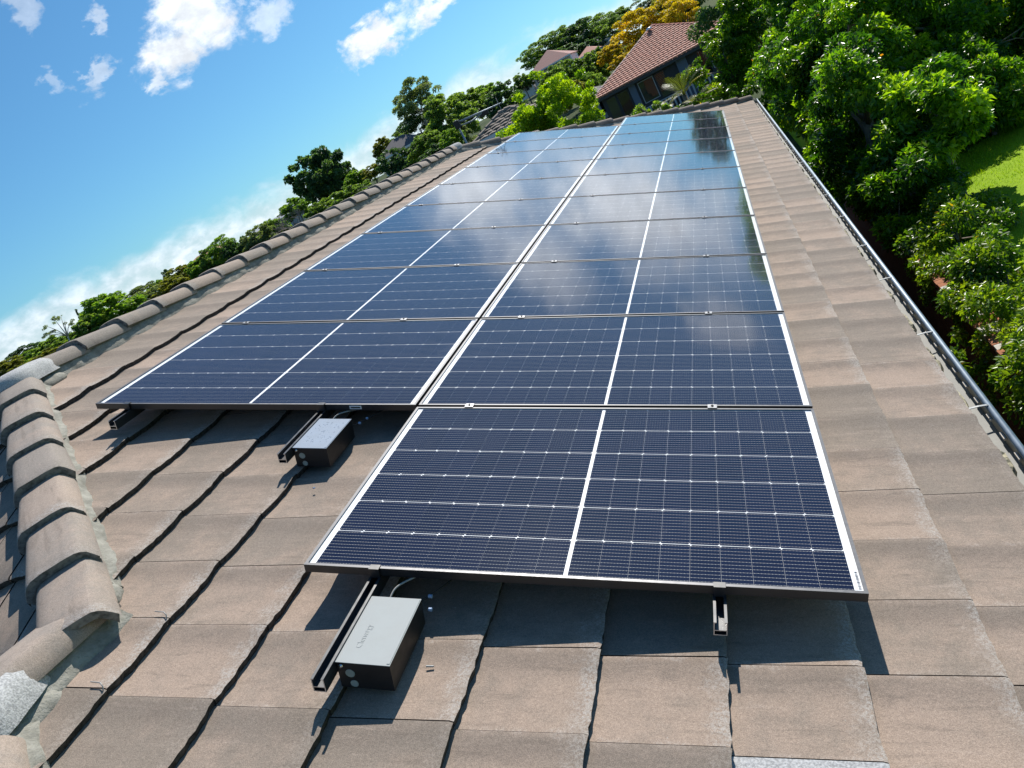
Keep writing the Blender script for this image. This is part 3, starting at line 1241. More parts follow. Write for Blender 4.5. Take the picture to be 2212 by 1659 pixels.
CA, CB = 0.1823, 0.0908
NA, NB = 6, 18
GA, GB, CG = 0.0030, 0.0004, 0.0135
Y0 = (PL - (NA * CA + (NA - 1) * GA)) / 2
X0 = (PW - (NB * CB + (NB - 2) * GB + CG)) / 2


def cell_origin(i, j):
    x = X0 + i * CB + (i if i < 9 else i - 1) * GB + (CG if i >= 9 else 0)
    return x, Y0 + j * (CA + GA)


def cell_mesh(flip):
    ch = 0.0065
    if not flip:
        pts = [(0, 0), (CB, 0), (CB, CA), (0, CA)]
        pts = [(0, 0), (CB - ch, 0), (CB, ch), (CB, CA - ch), (CB - ch, CA), (0, CA)]
    else:
        pts = [(0, ch), (ch, 0), (CB, 0), (CB, CA), (ch, CA), (0, CA - ch)]
    me = bpy.data.meshes.new('solar_cell')
    n = len(pts)
    v = [(x, y, 0.0) for x, y in pts] + [(x, y, -0.0002) for x, y in pts]
    f = [tuple(range(n)), tuple(reversed(range(n, 2 * n)))] + [(i, i + n, (i + 1) % n + n, (i + 1) % n) for i in range(n)]
    me.from_pydata(v, [], f)
    uv = me.uv_layers.new(name='UVMap')
    for l in me.loops:
        co = me.vertices[l.vertex_index].co
        uv.data[l.index].uv = (co.y / CA * 11.0, co.x / CB)
    me.materials.append(M['cell'])
    return me


FRAME_ME = frame_mesh()
FRAME_ME.materials.append(M['frame'])
FRAME_ME.materials.append(M['lip'])
CELL_ME = [cell_mesh(False), cell_mesh(True)]
CELL_Z, BACK_Z, GLASS_Z = -0.0052, -0.0056, -0.0020


def back_mesh():
    mb = MB()
    mb.box(0.004, PW - 0.004, 0.004, PL - 0.004, -0.0070, BACK_Z)
    return mb.mesh('backsheet')


def glass_mesh():
    mb = MB()
    mb.poly([(LIP - .0005, LIP - .0005, GLASS_Z), (PW - LIP + .0005, LIP - .0005, GLASS_Z), (PW - LIP + .0005, PL - LIP + .0005, GLASS_Z), (LIP - .0005, PL - LIP + .0005, GLASS_Z)])
    return mb.mesh('glass_pane')


def cells_joined():
    v, f, uv = [], [], []
    for i in range(NB):
        for j in range(NA):
            me = CELL_ME[(j + (1 if i >= 9 else 0)) % 2]
            x, y = cell_origin(i, j)
            k = len(v)
            v += [(c.co.x + x, c.co.y + y, c.co.z + CELL_Z) for c in me.vertices]
            f += [tuple(k + q for q in p.vertices) for p in me.polygons]
    me = bpy.data.meshes.new('solar_cells')
    me.from_pydata(v, [], f)
    ul = me.uv_layers.new(name='UVMap')
    k = 0
    for i in range(NB):
        for j in range(NA):
            src = CELL_ME[(j + (1 if i >= 9 else 0)) % 2].uv_layers[0].data
            for d in src:
                ul.data[k].uv = d.uv
                k += 1
    me.materials.append(M['cell'])
    return me


BACK_ME, GLASS_ME, CELLS_ME = back_mesh(), glass_mesh(), cells_joined()
BACK_ME.materials.append(M['back'])
GLASS_ME.materials.append(M['glass'])
ORD = ['first', 'second', 'third', 'fourth', 'fifth', 'sixth', 'seventh', 'eighth', 'ninth', 'tenth', 'eleventh']


def child(name, me, parent, loc=(0, 0, 0)):
    o = bpy.data.objects.new(name, me)
    COL.objects.link(o)
    o.parent = parent
    o.location = loc
    return o


def make_panel(a0, b0, label, near):
    p = empty('solar_panel', W(a0, b0, 0), label, 'solar panel', 'solar panels laid in two columns down the roof')
    p.rotation_euler = ROOFF.to_3x3().to_euler()
    child('frame', FRAME_ME, p)
    child('backsheet', BACK_ME, p)
    child('glass_pane', GLASS_ME, p)
    if near:
        for i in range(NB):
            for j in range(NA):
                x, y = cell_origin(i, j)
                child('solar_cell', CELL_ME[(j + (1 if i >= 9 else 0)) % 2], p, (x, y, CELL_Z))
    else:
        child('solar_cells', CELLS_ME, p)['kind'] = 'stuff'
    return p


RIGHT_B = PW + GAPW
panels_r, panels_l = [], []
for i in range(11):
    lab = ('nearest solar panel, standing out alone beyond the ridge side column' if i == 0 else
           'solar panel at the far end of the gutter side column, with dark tree reflections' if i == 10 else
           'blue glass solar panel, %s from the near end of the column beside the gutter' % ORD[i])
    panels_r.append(make_panel((i - 1) * ROWP + 0.0105, RIGHT_B, lab, i < 7))
for i in range(9):
    lab = ('solar panel at the near end of the ridge side column above the blue grey box' if i == 0 else
           'pale sky reflecting solar panel at the far end of the ridge side column' if i == 8 else
           'blue glass solar panel, %s from the near end of the column beside the ridge' % ORD[i])
    panels_l.append(make_panel(i * ROWP + 0.0105, 0.0, lab, i < 6))
# barcode printed on the white margin of the nearest panel, sticker on the other column's frame
mb = MB()
rr = random.Random(2)
y = 0.022
while y < 0.10:
    w = rr.choice((0.001, 0.0018, 0.0026))
    mb.box(PW - 0.0215, PW - 0.0145, y, y + w, -0.0056, -0.0051)
    y += w + rr.choice((0.0012, 0.002, 0.003))
o = mb.build('barcode', M['winframe'], panels_r[0], world=False)
mb = MB()
mb.box(1.392, 1.452, -0.0012, -0.0002, -0.024, -0.006)
st = mb.build('frame_sticker', M['white'], panels_l[0], world=False)
mb = MB()
mb.box(1.398, 1.446, -0.0018, -0.0013, -0.019, -0.012)
child('sticker_print', mb.mesh('sticker_print'), st).data.materials.append(M['boxside'])


# ------------------------------------------------------------------ rails with clamps and feet
def make_rail(b, a0, a1, label, rows, face_b):
    """b: centre of the rail; rows: clamp positions along a"""
    r = empty('mounting_rail', W(a0, b, -0.03), label, 'mounting rail', 'rails carrying the panels')
    Mx = ROOFF.copy()
    mb = MB()
    w, top, bot = 0.019, -0.0305, -0.0765
    t = 0.0028
    mid = -0.058

    def bx(x0, x1, z0, z1):
        mb.box(b + x0, b + x1, a0, a1, z0, z1, Mx)
    bx(-w, -w + t, bot, top)
    bx(w - t, w, bot, top)
    bx(-w + t, w - t, mid - t, mid)
    bx(-w + t, w - t, bot, bot + t)
    bx(-w + t, -w + 0.008, top - t, top)
    bx(w - 0.008, w - t, top - t, top)
    me = mb.mesh('rail_body')
    me.materials.append(M['rail'])
    me.materials.append(M['alu'])
    ya = A_
    for p in me.polygons:
        if abs(p.normal.dot(ya)) > 0.9:
            p.material_index = 1
    link('rail_body', me, r)
    for k, a in enumerate(rows):
        c = MB()
        end = (k == 0)
        if end:
            c.box(b - .017, b + .017, a - 0.010, a + 0.013, 0.0006, 0.0036, Mx)
            c.box(b - .017, b + .017, a - 0.010, a - 0.007, -0.031, 0.0006, Mx)
            c.build('end_clamp', M['frame'], r)
        else:
            c.box(b - .019, b + .019, a - 0.0165, a + 0.0165, 0.0006, 0.0042, Mx)
            cl = c.build('mid_clamp', M['clampm'], r)
            h = MB()
            h.lathe([(0.0055, 0.0), (0.0055, 0.004), (0.004, 0.0052)], 8, Matrix.Translation(W(a, b, 0.0042)) @ Mx)
            h.build('bolt', M['boxside'], cl)
    f = a0 + 0.35
    while f < a1:
        m = MB()
        m.box(b - .018, b + .018, f, f + 0.04, -0.122, -0.0768, Mx)
        m.box(b - .018, b + .14, f + .005, f + 0.035, -0.121, -0.116, Mx)
        m.build('rail_foot', M['rail'], r)
        f += 1.2
    return r


mids_l = [0.0] + [i * ROWP for i in range(1, 9)]
mids_r = [-ROWP] + [i * ROWP for i in range(0, 10)]
make_rail(0.185, -0.120, 10.45, 'black rail end under the ridge side corner of the far column', [0.0105] + mids_l[1:], 0)
make_rail(1.250, -0.400, 10.45, 'black rail poking out beside the smaller blue grey box', [0.0105] + mids_l[1:], 0)
make_rail(1.985, -1.575, 11.6, 'long black rail stub running along the larger pale grey box', [-ROWP + 0.0105] + mids_r[1:], 0)
make_rail(3.055, -1.262, 11.6, 'short rail end standing alone under the gutter side of the nearest panel', [-ROWP + 0.0105] + mids_r[1:], 0)


# ------------------------------------------------------------------ the two isolator boxes and their cables
def make_box(a0, a1, b0, b1, ntop, h, lidmat, label, lettering, seed):
    e = empty('isolator_box', W(a0, b0, ntop - h), label, 'isolator box', 'isolator boxes bolted to the rails')
    Mx = ROOFF
    mb = MB()
    nb = ntop - h
    t = 0.0016
    mb.box(b0, b1, a0, a0 + t, nb, ntop - .0018, Mx)
    mb.box(b0, b1, a1 - t, a1, nb, ntop - .0018, Mx)
    mb.box(b1 - t, b1, a0 + t, a1 - t, nb, ntop - .0018, Mx)
    mb.box(b0, b0 + t, a0 + t, a1 - t, nb, ntop - .0018, Mx)
    mb.box(b0 + t, b1 - t, a0 + t, a1 - t, nb, nb + t, Mx)
    mb.build('box_body', M['boxside'], e)
    l = MB()
    l.box(b0 - .002, b1 + .0015, a0 - .002, a1 + .002, ntop - .0017, ntop, Mx)
    lid = l.build('lid', lidmat, e, bevel=0.0006)
    f = MB()
    f.box(b1 - .010, b1 - .001, a0 + .004, a1 - .002, ntop + .0001, ntop + .0016, Mx)
    f.build('lid_rim', lidmat, lid, bevel=0.0005)
    b = MB()
    Mb = Matrix.Translation(W(a0, b0 + 0.014, ntop - 0.014)) @ Mx @ Matrix.Rotation(PI / 2, 4, 'X')
    b.lathe([(0.0075, 0), (0.0075, 0.002), (0.0062, 0.0048), (0.003, 0.0066), (0.0008, 0.007)], 14, Mb)
    b.build('bolt', M['steel'], e, True)
    for k, (db, dn, r) in enumerate(((0.036, -0.040, 0.014), (0.042, -0.078, 0.012))):
        g = MB()
        Mg = Matrix.Translation(W(a0, b0 + db, ntop + dn)) @ Mx @ Matrix.Rotation(PI / 2, 4, 'X')
        g.lathe([(r, 0), (r, 0.0012)], 18, Mg)
        g.build('knockout', M['gland'], e)
    k = MB()
    k.box(b0 - .020, b0 - .0022, a0 + .02, a0 + .05, nb + .05, nb + .062, Mx)
    k.build('rail_bracket', M['rail'], e)
    if lettering:
        cu = bpy.data.curves.new('lettering', 'FONT')
        cu.body = lettering
        cu.size = 0.026
        cu.extrude = 0.0004
        cu.resolution_u = 2
        tmp = bpy.data.objects.new('lettering_tmp', cu)
        COL.objects.link(tmp)
        dg = bpy.context.evaluated_depsgraph_get()
        me = bpy.data.meshes.new_from_object(tmp.evaluated_get(dg))
        bpy.data.objects.remove(tmp)
        me.name = 'lettering'
        ex, ey, ez = A_, -B_, N_
        R = Matrix((ex, ey, ez)).transposed().to_4x4()
        R.translation = W(a0 + 0.055, b0 + 0.052, ntop + 0.0004)
        me.transform(R)
        me.materials.clear()
        link('lettering', me, lid, lidmat)
    else:
        rr = random.Random(seed)
        m = MB()
        for _ in range(70):
            bb, aa = rr.uniform(b0 + .02, b1 - .02), rr.uniform(a0 + .05, a1 - .03)
            s = rr.uniform(.0008, .0022)
            m.box(bb - s, bb + s, aa - s * 1.6, aa + s * 1.6, ntop + .00005, ntop + .0007, Mx)
        m.build('water_drops', lidmat, lid)['kind'] = 'stuff'
    return e


make_box(-1.503, -1.235, 2.006, 2.166, -0.036, 0.094, M['lid'], 'larger pale grey lidded box below the nearest panel with raised lettering', 'Clenergy', 1)
make_box(-0.335, -0.068, 1.271, 1.429, -0.036, 0.094, M['lid2'], 'blue grey lidded box below the ridge side column, beaded with drops', None, 2)


def cable(pts, r, m, label, tags=()):
    pts = [Vector(p) for p in pts]
    # smooth through the points
    out = []
    n = len(pts)
    for i in range(n - 1):
        p0, p1, p2, p3 = pts[max(i - 1, 0)], pts[i], pts[i + 1], pts[min(i + 2, n - 1)]
        for s in range(8):
            t = s / 8
            out.append(0.5 * ((2 * p1) + (p2 - p0) * t + (2 * p0 - 5 * p1 + 4 * p2 - p3) * t * t + (3 * p1 - p0 - 3 * p2 + p3) * t ** 3))
    out.append(pts[-1])
    e = empty('cable', out[0], label, 'cable', 'cables at the isolator boxes')
    mb = MB()
    mb.tube(out, r, 8)
    mb.build('cable_sheath', m, e, True)
    for (p, d) in tags:
        t = MB()
        p = Vector(p)
        t.tube([p, p + Vector(d)], 0.0062, 8)
        t.build('cable_tag', M['tagblue'], e)
    return e


cable([W(-1.236, 2.055, -0.062), W(-1.19, 2.065, -0.040), W(-1.15, 2.10, -0.034), W(-1.10, 2.15, -0.040), W(-1.04, 2.20, -0.05)], 0.0032, M['cable'],
      'grey cable arching from the larger box to the nearest panel', [(W(-1.118, 2.145, -0.040), B_ * 0.009)])
cable([W(-1.236, 2.11, -0.085), W(-1.20, 2.14, -0.08), W(-1.15, 2.19, -0.07), W(-1.08, 2.24, -0.06)], 0.0032, M['blackcable'],
      'black cable with pale blue tags behind the larger box', [(W(-1.175, 2.165, -0.075), B_ * 0.012), (W(-1.222, 2.180, -0.085), B_ * 0.010)])
cable([W(-0.067, 1.32, -0.062), W(-0.03, 1.335, -0.040), W(0.0, 1.37, -0.034), W(0.05, 1.42, -0.045)], 0.0032, M['cable'],
      'grey cable arching from the blue grey box under its column', [])
cable([W(-0.067, 1.38, -0.085), W(-0.04, 1.44, -0.075), W(0.0, 1.49, -0.060), W(0.06, 1.54, -0.05)], 0.0032, M['blackcable'],
      'black cable with pale blue tags behind the blue grey box', [(W(-0.035, 1.445, -0.074), B_ * 0.011), (W(-0.010, 1.475, -0.062), B_ * 0.009)])

# small things lying on the tiles
mb = MB()
pp = W(-1.30, 3.99, -0.122)
mb.tube([W(-1.083, 3.995, -0.118), W(-1.078, 4.06, -0.118)], 0.0045, 10)
tag(mb.build('plastic_tube', M['paintblue'], None, True), 'bright blue plastic tube lying on the tiles near the gutter', 'tube')
for k, (a, b, lab) in enumerate(((-1.29, 1.285, 'bent grey tile wire on the course above the low hip cap'), (-1.59, 1.285, 'bent grey tile wire beside the low grey apex cap'))):
    mb = MB()
    n0 = TILE_N + 0.012
    mb.tube([W(a + .012, b - .045, n0 + .002), W(a + .010, b - .01, n0 + .004), W(a + .0, b + .006, n0 + .002), W(a - .012, b + .008, n0 - .03)], 0.002, 6)
    tag(mb.build('tile_wire', M['cable'], None, True), lab, 'wire')
mb = MB()
mb.lathe([(0.006, 0), (0.006, 0.003), (0.003, 0.005)], 10, Matrix.Translation(W(-0.505, 1.433, -0.131)) @ ROOFF)
tag(mb.build('bolt', M['steel']), 'loose shiny bolt lying in the shadow before the blue grey box', 'bolt')
mb = MB()
mb.tube([W(-1.40, 2.222, -0.136), W(-1.398, 2.245, -0.136)], 0.003, 6)
tag(mb.build('cable_tie_end', M['zincpale']), 'pale cut cable tie end in the shadow of the larger box', 'cable tie')


# ------------------------------------------------------------------ foliage
def leaf_mesh(name, centers, outs, n, size, seed, rc, aspect=0.42, fold=0.25, tone_bias=0.0, droop=0.35, flat_=0.75, upbias=0.25, patch=None):
    """n leaves spread over clumps at `centers` with radii rc; each leaf a folded rhombus of two triangles"""
    rng = np.random.default_rng(seed)
    centers = np.asarray(centers, float)
    rc = np.asarray(rc, float)
    p = rc ** 2 / np.sum(rc ** 2)
    idx = rng.choice(len(centers), n, p=p)
    d = rng.normal(size=(n, 3))
    d[:, 2] += upbias
    d /= np.linalg.norm(d, axis=1, keepdims=True)
    rad = rc[idx] * (0.35 + 0.65 * rng.random(n) ** 0.45)
    pos = centers[idx] + d * rad[:, None] * np.array([1, 1, flat_])
    # leaf axis: outwards, drooping, jittered
    ax = d + rng.normal(0, 0.55, (n, 3))
    ax[:, 2] -= droop
    ax /= np.linalg.norm(ax, axis=1, keepdims=True)
    nm = d * 0.6 + rng.normal(0, 0.5, (n, 3)) + np.array([0, 0, 0.6])
    sd = np.cross(ax, nm)
    sd /= np.linalg.norm(sd, axis=1, keepdims=True) + 1e-9
    nm = np.cross(sd, ax)
    L = size * rng.uniform(0.45, 1.45, n)[:, None]
    Wd = L * aspect * 0.5
    base = pos - ax * L * 0.5
    tip = pos + ax * L * 0.5 - nm * L * 0.08
    mid = pos + ax * L * 0.02
    l = mid + sd * Wd + nm * Wd * fold
    r = mid - sd * Wd + nm * Wd * fold
    v = np.stack([base, r, tip, l], 1).reshape(-1, 3)
    me = bpy.data.meshes.new(name)
    me.vertices.add(4 * n)
    me.vertices.foreach_set('co', v.ravel())
    li = (np.arange(n)[:, None] * 4 + np.array([0, 1, 2, 0, 2, 3])).ravel()
    me.loops.add(6 * n)
    me.loops.foreach_set('vertex_index', li)
    me.polygons.add(2 * n)
    me.polygons.foreach_set('loop_start', np.arange(0, 6 * n, 3))
    ct = rng.normal(0, 0.17, len(centers))
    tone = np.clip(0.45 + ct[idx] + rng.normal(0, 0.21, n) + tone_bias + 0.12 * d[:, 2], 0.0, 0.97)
    acc = rng.random(n) < 0.004
    tone[acc] = 1.0
    me.update()
    a = me.attributes.new('tone', 'FLOAT', 'POINT')
    a.data.foreach_set('value', np.repeat(tone, 4))
    return me


def ellipsoid_clumps(rng, n, c, r, rcl, shell=0.55, top=0.0):
    out, rr = [], []
    while len(out) < n:
        d = rng.normal(size=3)
        d /= np.linalg.norm(d)
        if d[2] < -0.75 + top:
            continue
        k = shell + (1 - shell) * rng.random() ** 0.5
        lump = 1 + 0.16 * math.sin(3.1 * d[0] + 2 * d[2] + c[0]) + 0.12 * math.sin(4.3 * d[1] - 3 * d[2] + c[1])
        q = np.array(c) + d * np.array(r) * k * lump
        out.append(q)
        rr.append(rcl * rng.uniform(0.6, 1.35))
    return np.array(out), np.array(rr)


def limb_mesh(name, base, trunk_top, targets, r0, seed, m):
    rr = random.Random(seed)
    mb = MB()
    base, trunk_top = Vector(base), Vector(trunk_top)
    mid = base.lerp(trunk_top, 0.5) + Vector((rr.uniform(-.1, .1), rr.uniform(-.1, .1), 0)) * (trunk_top - base).length
    mb.tube([base, base.lerp(mid, .5), mid, trunk_top], [r0 * 1.25, r0, r0 * .85, r0 * .6], 8)
    for tg in targets:
        tg = Vector(tg)
        st = mid.lerp(trunk_top, rr.uniform(0.2, 1.0))
        k = st.lerp(tg, 0.5) + Vector((rr.uniform(-1, 1), rr.uniform(-1, 1), rr.uniform(-.2, 1))) * (tg - st).length * 0.12
        mb.tube([st, k, tg], [r0 * .42, r0 * .25, r0 * .08], 6)
    me = mb.mesh(name, True)
    me.materials.append(m)
    return me


def big_tree(name, label, c, r, ground, leaf, n, size, seed, ncl, rcl, cat='tree', group=None, bark='bark', trunk_xy=None, r0=0.14, shell=.55, limbs=10, tone=0.0, droop=.35):
    rng = np.random.default_rng(seed)
    cl, rr = ellipsoid_clumps(rng, ncl, c, r, rcl, shell, -0.25)
    tx, ty = trunk_xy or (c[0], c[1])
    e = empty(name, (tx, ty, ground), label, cat, group)
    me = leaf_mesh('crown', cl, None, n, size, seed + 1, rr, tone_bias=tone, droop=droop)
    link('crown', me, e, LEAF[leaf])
    sel = cl[rng.choice(len(cl), min(limbs, len(cl)), replace=False)]
    link('trunk', limb_mesh('trunk', (tx, ty, ground), (c[0], c[1], c[2] + r[2] * 0.1), sel, r0, seed, M[bark]), e)
    return e


# hedge trees and shrubs on the terrace beside the gutter
LZ = -3.64
big_tree('garden_tree', 'tall glossy green tree rising behind the sunny lawn, widest of the garden trees', (8.6, 16.2, -1.3), (2.5, 1.9, 2.2), LZ, 'hedge', 44000, 0.145, 11, 110, 0.42, 'tree', 'trees along the gutter side')
big_tree('garden_tree', 'bright green leafy tree overhanging the middle of the gutter', (6.2, 14.6, -1.7), (1.45, 2.4, 2.1), LZ, 'hedge', 40000, 0.125, 12, 90, 0.36, 'tree', 'trees along the gutter side')
big_tree('garden_tree', 'bright green tree beyond the gutter with yellow tipped sprays at the top of the picture', (7.4, 19.5, -0.3), (2.4, 2.6, 3.4), LZ, 'hedge', 44000, 0.145, 13, 110, 0.44, 'tree', 'trees along the gutter side')
big_tree('garden_tree', 'tall green tree mirrored in the farthest panels', (8.2, 25.5, 0.3), (3.0, 3.0, 3.6), LZ, 'hedge', 30000, 0.16, 14, 70, 0.65, 'tree', 'trees along the gutter side')
big_tree('garden_tree', 'green tree at the picture edge above the lawn', (11.8, 18.2, -0.6), (2.4, 2.4, 3.4), LZ, 'hedge', 26000, 0.14, 15, 56, 0.55, 'tree', 'trees along the gutter side')
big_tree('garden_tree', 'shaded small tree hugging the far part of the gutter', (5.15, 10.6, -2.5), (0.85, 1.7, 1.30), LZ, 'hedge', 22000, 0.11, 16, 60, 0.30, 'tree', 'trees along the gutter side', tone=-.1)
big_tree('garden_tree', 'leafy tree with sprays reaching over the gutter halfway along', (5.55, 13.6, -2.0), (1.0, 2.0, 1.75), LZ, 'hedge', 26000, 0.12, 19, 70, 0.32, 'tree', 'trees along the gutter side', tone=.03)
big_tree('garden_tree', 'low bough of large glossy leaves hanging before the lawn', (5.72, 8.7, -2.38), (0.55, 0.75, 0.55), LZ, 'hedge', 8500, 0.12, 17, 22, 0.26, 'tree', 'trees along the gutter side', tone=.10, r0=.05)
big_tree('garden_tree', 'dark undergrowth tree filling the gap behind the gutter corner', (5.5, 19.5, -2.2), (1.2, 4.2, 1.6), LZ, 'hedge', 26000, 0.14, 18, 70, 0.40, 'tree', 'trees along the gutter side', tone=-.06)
big_tree('garden_shrub', 'dark leafy shrub at the far edge of the sunny lawn', (7.8, 14.2, -2.75), (1.5, 0.8, 1.0), LZ, 'hedge', 16000, 0.11, 20, 40, 0.36, 'shrub', None, r0=.05)
big_tree('garden_shrub', 'dark leafy shrub at the picture edge behind the lawn', (10.3, 14.6, -2.6), (1.5, 0.9, 1.2), LZ, 'hedge', 14000, 0.11, 21, 40, 0.36, 'shrub', None, r0=.05)
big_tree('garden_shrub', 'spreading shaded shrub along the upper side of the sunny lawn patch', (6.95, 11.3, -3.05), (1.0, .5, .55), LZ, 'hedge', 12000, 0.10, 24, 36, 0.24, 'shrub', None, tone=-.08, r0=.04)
c = at(1648, 90, 33)
big_tree('garden_tree', 'mid green tree filling the gap above the far gutter corner', (c.x, c.y, c.z - .3), (1.7, 1.6, 2.3), LZ, 'hedge', 20000, 0.17, 25, 60, 0.44, 'tree', 'trees along the gutter side', tone=-.04)
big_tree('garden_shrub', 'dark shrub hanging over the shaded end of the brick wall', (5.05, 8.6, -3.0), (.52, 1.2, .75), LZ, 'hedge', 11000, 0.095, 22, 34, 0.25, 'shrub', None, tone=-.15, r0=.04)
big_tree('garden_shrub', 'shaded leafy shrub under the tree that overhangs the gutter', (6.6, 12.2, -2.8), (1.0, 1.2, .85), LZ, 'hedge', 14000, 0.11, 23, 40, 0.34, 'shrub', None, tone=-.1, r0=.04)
for k, (x, y, z, rx, ry, rz, n, lab) in enumerate((
        (5.17, 6.9, -3.50, .50, .95, .46, 17000, 'small leaved shrub on the wall nearest the lawn'),
        (5.12, 5.1, -3.52, .48, .98, .46, 17000, 'small leaved yellowish shrub on the middle of the brick wall'),
        (5.16, 3.4, -3.50, .48, .95, .46, 16000, 'small leaved shrub above the lit coping of the brick wall'),
        (5.22, 1.8, -3.44, .48, .95, .50, 12000, 'small leaved shrub at the picture edge above the brick wall'))):
    big_tree('garden_shrub', lab, (x, y, z), (rx, ry, rz), LZ, 'shrub', n, 0.062, 30 + k, 40, 0.21, 'shrub', 'shrubs on the brick wall', r0=.03, tone=.05, limbs=8)
for k, (x, y, lab) in enumerate(((4.35, 1.9, 'small weed growing at the foot of the brick wall near the picture edge'), (4.28, 2.9, 'small weed below the wall in the dark passage'), (4.4, 4.6, 'leafy weed sprouting in the passage below the shrubs'))):
    big_tree('weed', lab, (x, y, -4.15), (.22, .30, .42), -4.92, 'shrub', 900, 0.075, 50 + k, 12, 0.12, 'plant', 'weeds in the passage', r0=.012, limbs=5)


# ------------------------------------------------------------------ brick wall of the terrace
def brick_wall():
    w = empty('garden_wall', (4.75, 3, -4.92), 'brown brick garden wall with pale coping below the shrubs', 'wall')
    mb = MB()
    mb.box(4.672, 4.868, -6, 14, -4.92, -3.585)
    mb.build('wall_core', M['joint'], w)
    # bricks on the shaded face near the camera and the coping course
    me_b = MB()
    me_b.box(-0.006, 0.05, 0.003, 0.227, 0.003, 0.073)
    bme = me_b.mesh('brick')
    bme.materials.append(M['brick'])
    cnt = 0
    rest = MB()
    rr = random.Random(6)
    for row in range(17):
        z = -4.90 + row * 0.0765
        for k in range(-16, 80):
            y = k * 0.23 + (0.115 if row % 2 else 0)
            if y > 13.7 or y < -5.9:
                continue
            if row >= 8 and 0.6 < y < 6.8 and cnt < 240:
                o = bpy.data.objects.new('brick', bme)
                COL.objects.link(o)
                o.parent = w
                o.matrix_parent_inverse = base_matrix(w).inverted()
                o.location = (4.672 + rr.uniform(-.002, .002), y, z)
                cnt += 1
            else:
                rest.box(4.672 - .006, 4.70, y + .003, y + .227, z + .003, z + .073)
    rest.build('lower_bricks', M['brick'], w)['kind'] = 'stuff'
    cop = [MB(), MB()]
    for q in cop:
        pass
    cm = []
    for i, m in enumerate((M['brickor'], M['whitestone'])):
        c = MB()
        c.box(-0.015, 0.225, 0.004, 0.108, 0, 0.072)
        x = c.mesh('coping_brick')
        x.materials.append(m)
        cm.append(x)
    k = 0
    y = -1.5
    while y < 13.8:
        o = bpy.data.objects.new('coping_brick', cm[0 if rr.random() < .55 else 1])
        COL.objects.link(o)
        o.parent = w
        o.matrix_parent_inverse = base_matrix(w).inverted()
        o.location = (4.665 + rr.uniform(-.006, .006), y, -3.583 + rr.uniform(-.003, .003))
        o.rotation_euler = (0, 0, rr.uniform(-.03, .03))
        y += 0.113
        k += 1


brick_wall()


# ------------------------------------------------------------------ neighbouring houses
def tiled_slope(mb, p_eave0, p_eave1, p_ridge0, p_ridge1, rows, tile_w, thick=0.03, rr=None):
    """overlapping tiles on a slope whose lower edge is eave0-eave1 and upper edge ridge0-ridge1"""
    rr = rr or random.Random(1)
    p0, p1, q0, q1 = map(Vector, (p_eave0, p_eave1, p_ridge0, p_ridge1))
    nrm = (p1 - p0).cross(q0 - p0).normalized()
    for r in range(rows):
        t0, t1 = r / rows, min(1.0, (r + 1.25) / rows)
        a0, a1 = p0.lerp(q0, t0), p1.lerp(q1, t0)
        b0, b1 = p0.lerp(q0, t1), p1.lerp(q1, t1)
        e = (a1 - a0)
        L = e.length
        e.normalize()
        n = max(1, int(L / tile_w))
        # project the upper corners on the same columns
        up = ((b0 - a0) - e * (b0 - a0).dot(e))
        lo_s, hi_s = (b0 - a0).dot(e), L + (b1 - a1).dot(e)
        for k in range(n):
            s0, s1 = L * k / n + 0.012, L * (k + 1) / n - 0.012
            u0, u1 = max(s0, lo_s), min(s1, hi_s)
            if u1 <= u0:
                u0 = u1 = min(max((s0 + s1) / 2, lo_s), hi_s)
            j = rr.uniform(-.004, .004)
            lift = nrm * (thick + j)
            A, Bq, C, D = a0 + e * s0 + lift, a0 + e * s1 + lift, a0 + e * u1 + up + nrm * 0.006, a0 + e * u0 + up + nrm * 0.006
            m1 = (A + Bq) / 2 + nrm * 0.018
            m2 = (C + D) / 2 + nrm * 0.018
            mb.poly([A, m1, m2, D])
            mb.poly([m1, Bq, C, m2])
            dn = nrm * -(thick + 0.01)
            mb.poly([A, A + dn, Bq + dn, Bq, m1])


def caps_along(parent, p, q, n, m, r=0.13, name='ridge_cap'):
    p, q = Vector(p), Vector(q)
    d = (q - p) / n
    up = Vector((0, 0, 1))
    for k in range(n):
        mb = MB()
        a, b = p + d * k, p + d * (k + 1.06)
        s = d.normalized().cross(up).normalized()
        prof = [(-r, -.02), (-r * .7, r * .42), (0, r * .62), (r * .7, r * .42), (r, -.02)]
        A = [a + s * x + up * (z + .03) for x, z in prof]
        Bq = [b + s * x * .9 + up * z for x, z in prof]
        for i in range(4):
            mb.poly([A[i], A[i + 1], Bq[i + 1], Bq[i]])
        mb.poly(A[::-1])
        mb.build(name, m, parent)


def window(parent, x0, x1, z0, z1, y, kind, rr):
    """window in a wall that faces -Y at depth y"""
    f = MB()
    t = 0.05
    f.box(x0, x1, y - .05, y, z0, z0 + t)
    f.box(x0, x1, y - .05, y, z1 - t, z1)
    f.box(x0, x0 + t, y - .05, y, z0 + t, z1 - t)
    f.box(x1 - t, x1, y - .05, y, z0 + t, z1 - t)
    w = f.build('window', M['winframe'] if kind != 'lit' else M['greywall'], parent)
    if kind == 'blind':
        b = MB()
        n = max(4, int((z1 - z0) / 0.11))
        for i in range(n):
            z = z0 + t + (z1 - z0 - 2 * t) * (i + .5) / n
            b.box(x0 + t, x1 - t, y - .022, y - .012, z - .033, z + .022)
        b.build('blind', M['blind'], w)
    p = MB()
    p.box(x0 + t, x1 - t, y - .034, y - .028, z0 + t, z1 - t)
    p.build('pane', M['pane'], w)
    if kind != 'blind':
        c = MB()
        c.box(x0 + t, x1 - t, y - .012, y - .004, z0 + t, z1 - t)
        c.build('curtain', M['curtain'] if kind == 'lit' else M['winframe'], w)


